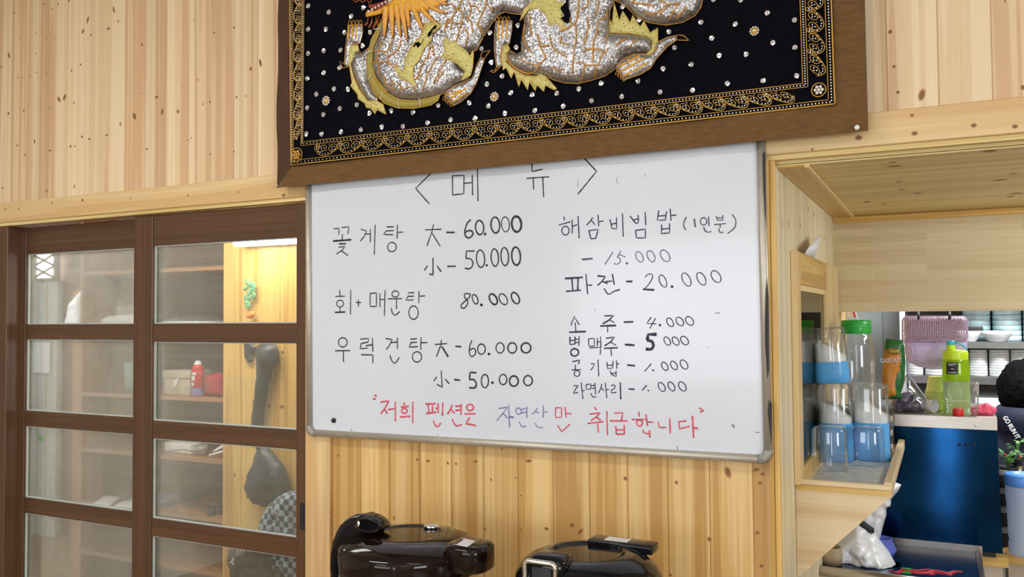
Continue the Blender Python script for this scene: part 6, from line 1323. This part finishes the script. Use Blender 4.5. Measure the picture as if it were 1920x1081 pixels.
    text_mesh('GO RUN IT', 11.5 * sz, 'paper_white', Matrix.Translation(mid) @ Matrix.Rotation(-ang, 4, 'Y') @ Matrix.Rotation(PI / 2, 4, 'X') @ Matrix.Scale(.78, 4, (1, 0, 0)), .004, hoodie, 'lettering', .0006)
person()
#@@STORE
# ================================================================== STORE ROOM BEHIND THE SLIDING DOORS
YR = 3.10                                   # front of the shelf unit
mb = MB(); mb.box((-7.2, 2.05, 2.5), (-.4, 5.6, 2.55)); struct(mb.build('ceiling_store', 'ceiling_paint'))
mb = MB(); mb.box((-7.25, 2.05, 0), (-7.2, 5.6, 2.5)); struct(mb.build('wall_store_left', 'brown_wall'), 'brown store room side wall', 'wall')
mb = MB(); mb.box((-7.2, 4.3, 0), (-.4, 4.36, 2.5)); struct(mb.build('wall_store_back', 'brown_wall'), 'brown store room wall', 'wall')
xq = at(424, 700, YR).x
mb = MB(); boards(mb, (0, YR - .02, 0), X3, Z3, NF, [xq + i * .118 for i in range(15)], 2.5, 'pine_golden', rs=12); mb.box((xq, YR - .015, 0), (xq + .118 * 14, YR + .03, 2.5), 'pine_golden')
for px, py, w, h in [(530, 660, 5, 4), (505, 760, 4, 4), (440, 890, 3, 5), (528, 762, 7, 4), (470, 630, 4, 4)]:
    p = at(px, py, YR - .02); d = dep(p) / FPX; knot(mb, p, X3, Z3, NF, w * d, h * d)
struct(mb.build('wall_store'), 'golden pine boarding with the hanging instrument bag', 'wall')
# tube lamp
la, lb_ = at(440, 458, YR - .1), at(566, 449, YR - .1)
tl = thing('tube_lamp', (la.lerp(lb_, .5)), 'bright tube lamp on the pine boards behind the sliding door', 'lamp')
MB().box((la.x, YR - .07, la.z - .01), (lb_.x + .25, YR - .021, la.z + .06), bev=.004).build('housing', 'white_paint', tl)
MB().tube([(la.x + .01, YR - .10, la.z + .012), (lb_.x + .24, YR - .10, la.z + .012)], .024, seg=14).build('diffuser', 'tube_diffuser', tl)
# shelf unit
xs0 = at(153, 740, YR).x; ys = [510, 609, 739, 843, 956, 1052, 1150]
fu = thing('shelf_unit', ((xs0 + xq) / 2, YR + .15, 0), 'open brown wooden shelf unit behind the sliding doors', 'shelf unit')
lv = [at(300, y, YR).z for y in (507, 610, 740, 850, 960, 1058)]
lv = [at(300, 503, YR).z, at(300, 609.5, YR).z, at(300, 741, YR).z, at(300, 852, YR).z, at(300, 958, YR).z, at(300, 1056, YR).z]
YE = YR + .45
for z in lv: MB().wood((xs0, YR, z - .02), (xq - .001, YE, z), 0, 'shelf_wood', random.random(), .001).build('shelf', None, fu)
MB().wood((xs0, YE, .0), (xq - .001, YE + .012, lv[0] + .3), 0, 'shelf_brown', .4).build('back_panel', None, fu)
MB().wood((xs0 - .02, YR, 0), (xs0, YE + .012, lv[0] + .3), 2, 'shelf_wood', .2).build('side_panel', None, fu)
def on(px, k, dy=.08): return Vector((at(px, 700, YR + dy).x, YR + dy, lv[k] + .0005))
def sz(p): return dep(p) / FPX
def wpx(px0, px1, dy): return at(px0, 700, YR + dy).x, at(px1, 700, YR + dy).x
# row 2: box, spray can, red pouch, dried plant, teal cup
x0, x1 = wpx(302, 354, .03); s_ = sz(at(330, 710, YR + .03)); h = 46 * s_
bx_ = thing('storage_box', ((x0 + x1) / 2, YR + .12, lv[2]), 'beige lidded box with a white tag on the shelf behind the glass', 'box')
MB().box((x0 + .004, YR + .04, lv[2] + .0005), (x1 - .004, YR + .2, lv[2] + h * .72), bev=.002).build('body', 'beige_card', bx_); MB().box((x0, YR + .035, lv[2] + h * .70), (x1, YR + .205, lv[2] + h), bev=.002).build('lid', 'beige_card', bx_)
q = at(331, 716, YR + .035); MB().prism([q + Vector((a * s_, -.003, c_ * s_)) for a, c_ in ((-7, -9), (2, -6), (7, 9), (1, 7), (-1, 2), (-5, 6))], NF * .001, 'paper_white').build('tag', None, bx_, label='white paper tag')
c_ = on(371, 2, .05); s_ = sz(c_); r = 11 * s_
can = thing('spray_can', c_, 'red spray can with white and violet print beside the beige box', 'can')
z0 = c_.z; zt = lambda y: at(370, y, c_.y).z
MB().lathe((c_.x, c_.y, 0), [(1e-4, z0), (r, z0), (r, zt(690)), (r * .85, zt(685)), (r * .6, zt(683))], seg=28).build('body', 'red_plastic', can)
MB().lathe((c_.x, c_.y, 0), [(r * .6, zt(684)), (r * .62, zt(680)), (r * .35, zt(676)), (1e-4, zt(675))], seg=24).build('cap', 'paper_white', can)
MB().lathe((c_.x, c_.y, 0), [(r * 1.01, z0 + .004), (r * 1.01, zt(726))], seg=28).build('violet_band', 'ink_purple', can); 
def canw(y0, y1, a0, a1):
    mb = MB(); mb.grid(lambda u, v: Vector((c_.x + r * 1.02 * math.sin(a0 + (a1 - a0) * u), c_.y - r * 1.02 * math.cos(a0 + (a1 - a0) * u), zt(y0 + (y1 - y0) * v))), 6, 1); mb.build('white_print', 'paper_white', can)
canw(712, 704, -.7, .3); canw(702, 697, -.4, .5); canw(722, 716, -.6, .1)
puff([(387, 742), (386, 712), (389, 702), (399, 700), (411, 697), (420, 702), (422, 742)], YR + .09, .04, 'red_cloth', 'red_pouch', None, step=5, rad=16, amp=.012, zmin=lv[2] + .001)
tag(bpy.data.objects['red_pouch'], 'red cloth pouch on the shelf beside the spray can', 'pouch')
dp = thing('dried_plant', on(203, 2, .04), 'bundle of dried twigs on the shelf behind the left door panel', 'plant'); rr = random.Random(11)
for k in range(34):
    b0 = on(200 + rr.uniform(-7, 8), 2, .045 + rr.uniform(-.02, .02)) + Vector((0, 0, .002)); a = rr.uniform(-.5, 1); L = rr.uniform(.04, .10)
    p1 = b0 + Vector((a * L * .8, rr.uniform(-.02, .04), L * .6 + .002)); p1.x = max(p1.x, xs0 + .006); p2 = p1 + Vector((a * L * .5 + rr.uniform(-.02, .02), 0, L * .45)); p2.x = max(p2.x, xs0 + .005)
    MB().tube([b0, p1, p2], .0012, seg=4).build('twig', 'twig', dp)
q = on(246, 2, .08); s_ = sz(q); tag(MB().lathe(q, [(1e-4, 0), (11 * s_, 0), (13 * s_, 55 * s_), (12 * s_, 55 * s_), (10 * s_, .006), (1e-4, .006)], seg=28).build('tall_cup', 'teal_cup'), 'tall teal cup beside the dried twigs', 'cup')
# row 1: clear dome dish, dark clump, bowl with things (left)
q = on(365, 1, .12); s_ = sz(q); dm = thing('domed_dish', q, 'wide pale dish with a clear dome on the upper shelf', 'dish')
MB().lathe(q, [(1e-4, .001), (50 * s_, .001), (60 * s_, 6 * s_), (59 * s_, 7 * s_), (1e-4, .004)], seg=40).build('plate', 'ceramic_white', dm); MB().lathe(q, [(58 * s_, 7 * s_), (52 * s_, 11 * s_), (34 * s_, 15 * s_), (1e-4, 17 * s_)], seg=40).build('dome', 'bag_plastic', dm)
tag(puff([(300, 612), (302, 588), (308, 568), (318, 566), (328, 575), (340, 585), (350, 612)], YR + .2, .04, 'bag_black', 'cloth_bundle', None, step=5, rad=14, amp=.02, zmin=lv[1] + .001), 'dark cloth bundle behind the clear domed dish', 'bundle')
tag(puff([(186, 612), (192, 597), (204, 592), (224, 590), (250, 588), (262, 612)], YR + .035, .025, 'paper_white', 'plastic_packet', None, step=5, rad=10, amp=.015, zmin=lv[1] + .001), 'white plastic packet on the upper shelf behind the left door panel', 'packet')
tag(puff([(222, 606), (216, 580), (224, 563), (236, 572), (252, 568), (262, 606)], YR + .10, .025, 'cap_grey', 'grey_bundle', None, step=5, rad=10, amp=.02, zmin=lv[1] + .001), 'grey bundle behind the white plastic packet', 'bundle')
# row 3: white device with cable, grey cup, white sticks
x0, x1 = wpx(308, 358, .06); s_ = sz(at(330, 830, YR + .06))
rt_ = thing('white_router', ((x0 + x1) / 2, YR + .1, lv[3]), 'white plastic device with a dark cable on the middle shelf', 'device')
MB().box((x0, YR + .06, lv[3] + .0005), (x1, YR + .17, lv[3] + 20 * s_), bev=.006, seg=3).build('case', 'white_plastic', rt_)
MB().tube([at(x, y, YR + .03) for x, y in [(304, 846), (320, 845), (345, 842), (362, 846), (382, 844), (396, 838)]], .0022, seg=6).build('cable', 'black_rubber', rt_)
q = on(379, 3, .08); s_ = sz(q); tag(MB().lathe(q, [(1e-4, 0), (11 * s_, 0), (12 * s_, 18 * s_), (11 * s_, 18 * s_), (1e-4, .004)], seg=24).build('grey_cup', 'cap_grey'), 'small grey cup beside the white device', 'cup')
for k, (a, b_) in enumerate((((392, 853), (424, 844)), ((400, 846), (420, 836)), ((406, 842), (424, 832)))):
    tag(MB().tube([at(*a, YR + .04 + .02 * k), at(*b_, YR + .06 + .02 * k)], .006, seg=8).build('white_stick', 'paper_white'), ['white stick on the middle shelf, frontmost of three', 'white stick on the middle shelf, middle one of three', 'white stick on the middle shelf, rearmost of three'][k], 'stick', 'white sticks')
# row 4: blue papers, black folder, black clips, white notebooks
def flat_item(name, quad, k, h, mat, lab, cat, lift=0.0, group=None):
    pts = [atZ(x, y, lv[k] + .002 + lift) for x, y in quad]; o = MB().prism(pts, (0, 0, h), mat).build(name, None); tag(o, lab, cat, group); return o
flat_item('black_folder', [(300, 952), (368, 936), (392, 926), (335, 924), (292, 932)], 4, .02, 'book_black', 'black folder lying on the lower shelf under the blue papers', 'folder')
flat_item('blue_papers', [(296, 944), (338, 934), (328, 925), (296, 927)], 4, .008, 'paper_blue', 'sheaf of light blue papers on top of the black folder', 'papers', .0225)
rr = random.Random(4)
for k, px in enumerate((398, 412)):
    q = on(px, 4, .05 + .03 * k); s_ = sz(q); tag(MB().lathe(q + Vector((0, 0, .018)), [(.010, -.016), (.022, -.018), (.024, 0), (.022, .018), (.010, .016)], seg=24).build('tape_roll', 'black_rubber'), ['black tape roll on the lower shelf, left one', 'black tape roll on the lower shelf, right one by the pine boards'][k], 'tape roll', 'black tape rolls')
for k, (x0, x1, lab) in enumerate(((150, 192, 'white notebook on the lower shelf, left one with green spine edge'), (194, 240, 'white notebook on the lower shelf, right one under the dark object'))):
    n_ = flat_item('notebook', [(x0 + 12, 957 + .05 * (x0 - 150)), (x1, 958 + .05 * (x1 - 150)), (x1 + 34, 936), (x0 + 46, 934)], 4, .014, 'paper_white', lab, 'notebook', 0, 'white notebooks')
q = on(236, 4, .06); tag(MB().ball(q + Vector((0, 0, .033)), .034, seg=18, sc=(1.1, .8, .5)).build('dark_pouch', 'bag_black'), 'dark pouch lying on the white notebooks', 'pouch')
# instrument bag on the boards
YI = YR - .06
ib = thing('instrument_bag', at(503, 640, YI), 'black long necked instrument bag hanging on the golden pine boards', 'bag')
puff([(482, 648), (490, 642), (508, 641), (520, 648), (524, 664), (521, 680), (511, 692), (503, 730), (496, 770), (494, 800), (500, 835), (516, 852), (532, 875), (542, 898), (544, 918), (539, 938), (525, 948), (500, 950), (478, 944), (466, 930), (461, 912), (466, 892), (477, 866), (485, 842), (478, 815), (474, 797), (478, 750), (484, 700), (482, 670)], YI, .055, 'bag_black', 'bag_shell', ib, step=6, rad=32, amp=.010, fr_=20)
q = at(514, 880, YI - .056); s_ = sz(q)
MB().tube([q + Vector((a * s_, 0, b_ * s_)) for a, b_ in ((-7, -9), (1, 10), (9, -7))], .0012, seg=5, closed=True).build('triangle_badge', 'aluminium', ib, label='pale triangle badge')
MB().tube([at(503, 642, YI), at(502, 632, YI + .01), at(503, 625, YI + .03)], .004, seg=6).build('hanging_loop', 'black_rubber', ib)
for px, py in ((503, 624), (466, 628)): pass
cb = thing('check_bag', at(520, 1000, YI), 'dark cloth bag with pale blue checks hanging under the instrument bag', 'bag')
puff([(480, 1010), (500, 955), (520, 930), (548, 918), (575, 915), (580, 1100), (500, 1100)], YI - .12, .05, 'check_cloth', 'bag_cloth', cb, step=7, rad=22, amp=.02)
bp_ = thing('black_bag', at(480, 1050, YI - .06), 'black bag with white lettering at the bottom of the right door panel', 'bag')
puff([(428, 1030), (440, 1022), (470, 1015), (492, 990), (505, 1000), (515, 1120), (440, 1120)], YI - .23, .04, 'bag_black', 'bag_cloth', bp_, step=7, rad=20, amp=.015)
tm = at(437, 1052, YI - .272); s_ = sz(tm)
text_mesh('JL', 15 * s_, 'paper_white', Matrix.Translation(tm) @ Matrix.Rotation(.55, 4, 'Y') @ Matrix.Rotation(PI / 2, 4, 'X'), .001, bp_, 'lettering', .0005)
for k in range(3):
    a, c_ = at(441 + 5 * k, 1044 - 1 * k, YI - .272), at(447 + 6 * k, 1030 - 1 * k, YI - .272); MB().tube([a, c_], .0016, seg=5).build('print_line', 'paper_white', bp_)
vt = thing('carrot_ornament', at(468, 555, YR - .05), 'hanging ornament of green leaves over an orange carrot on the pine boards', 'ornament'); rr = random.Random(8)
for k in range(16):
    q = at(468 + rr.uniform(-9, 9), 555 + rr.uniform(-27, 20), YR - .045); mb = MB(); mb.ball(q, .016, seg=8, rings=6, sc=(.6, .35, 1.1), mtx=Matrix.Rotation(rr.uniform(-1, 1), 3, 'Y')); mb.build('leaf', 'leaf_toy', vt)
MB().ball(at(470, 590, YR - .05), .022, seg=14, sc=(1.25, .6, .75), mtx=Matrix.Rotation(-.3, 3, 'Y')).build('carrot', 'orange_toy', vt); MB().tube([at(468, 528, YR - .045), at(468, 518, YR - .03)], .0015, seg=5).build('string', 'kraft', vt)
tag(puff([(457, 645), (463, 640), (476, 645), (481, 652), (473, 664), (476, 676), (466, 680), (458, 670)], YR - .035, .010, 'bag_black', 'leaf_ornament', None, step=4, rad=6, amp=.004), 'small dark leaf ornament beside the instrument bag', 'ornament')
# far left: grey door, brown post, lattice, notice
YL = 4.22
mb = MB(); xa, xb = at(52, 600, YL).x, at(106, 600, YL).x; ztop_ = at(80, 528, YL).z
d3 = sstruct('door_3', (0, 0, 0), 'pale grey door at the far end of the store room', 'door')
MB().box((xa, YL, 0), (xb, YL + .05, ztop_), bev=.004).build('door_leaf', 'door_grey', d3)
for px in (72, 88): MB().box((at(px, 600, YL).x - .008, YL - .012, 0), (at(px, 600, YL).x + .008, YL, ztop_ - .02)).build('stile', 'aluminium', d3)
x0, x1 = at(62, 490, YL).x, at(101, 490, YL).x; z0, z1 = at(80, 521, YL).z, at(80, 468, YL).z
lt_ = sstruct('window_3', (0, 0, 0), 'small lattice window with bright gaps above the grey door', 'window')
MB().box((x0, YL + .03, z0), (x1, YL + .034, z1)).build('pane', 'lamp_and_pane_glow', lt_)  # pane glows by itself, in place of light behind the lattice
mb = MB()
for k in range(-3, 5):
    for sgn in (1, -1):
        p0 = Vector((x0, YL, z0 + (k) * (z1 - z0) / 2.4)); p1 = Vector((x1, YL, z0 + (k + sgn * 1.0) * (z1 - z0) / 2.4))
        # clip to the frame
        ts = []
        for t in (0, 1): ts.append(t)
        dz = p1.z - p0.z; ta, tb_ = 0, 1
        if abs(dz) > 1e-6:
            t0, t1 = sorted(((z0 - p0.z) / dz, (z1 - p0.z) / dz)); ta, tb_ = max(0, t0), min(1, t1)
        if tb_ - ta > .05: mb.tube([p0.lerp(p1, ta), p0.lerp(p1, tb_)], .009, seg=6)
mb.build('lattice', 'shelf_brown', lt_)
for a, c_ in (((x0 - .03, z0 - .03), (x1 + .03, z0)), ((x0 - .03, z1), (x1 + .03, z1 + .03)), ((x0 - .03, z0), (x0, z1)), ((x1, z0), (x1 + .03, z1))): MB().box((a[0], YL - .01, a[1]), (c_[0], YL + .03, c_[1])).build('window_frame', 'shelf_brown', lt_)
x0, x1 = at(136, 600, 3.6).x, at(156, 600, 3.6).x
mb = MB(); mb.wood((x0, 3.6, 0), (x1, 3.68, at(145, 545, 3.6).z), 2, 'shelf_wood', .5); struct(mb.build('trim_8'), 'reddish wooden post left of the shelf unit', 'trim')
nt_ = thing('paper_notice', at(78, 665, YL - .03), 'white paper notice hung on the grey store room door', 'notice')
MB().box(tuple(at(60, 698, YL - .02)), tuple(at(93, 641, YL - .024))).build('sheet', 'paper_white', nt_)
tag(MB().box(tuple(at(72, 826, YL - .016)), tuple(at(80, 816, YL - .02))).build('tape_piece', 'green_plastic'), 'green tape piece on the grey store room door', 'tape')
tag(puff([(122, 606), (128, 575), (140, 556), (152, 545), (154, 612), (124, 612)], 3.55, .02, 'paper_white', 'paper_sheet', None, step=5, rad=8, amp=.01), 'crumpled pale paper sheet on the reddish post', 'paper')
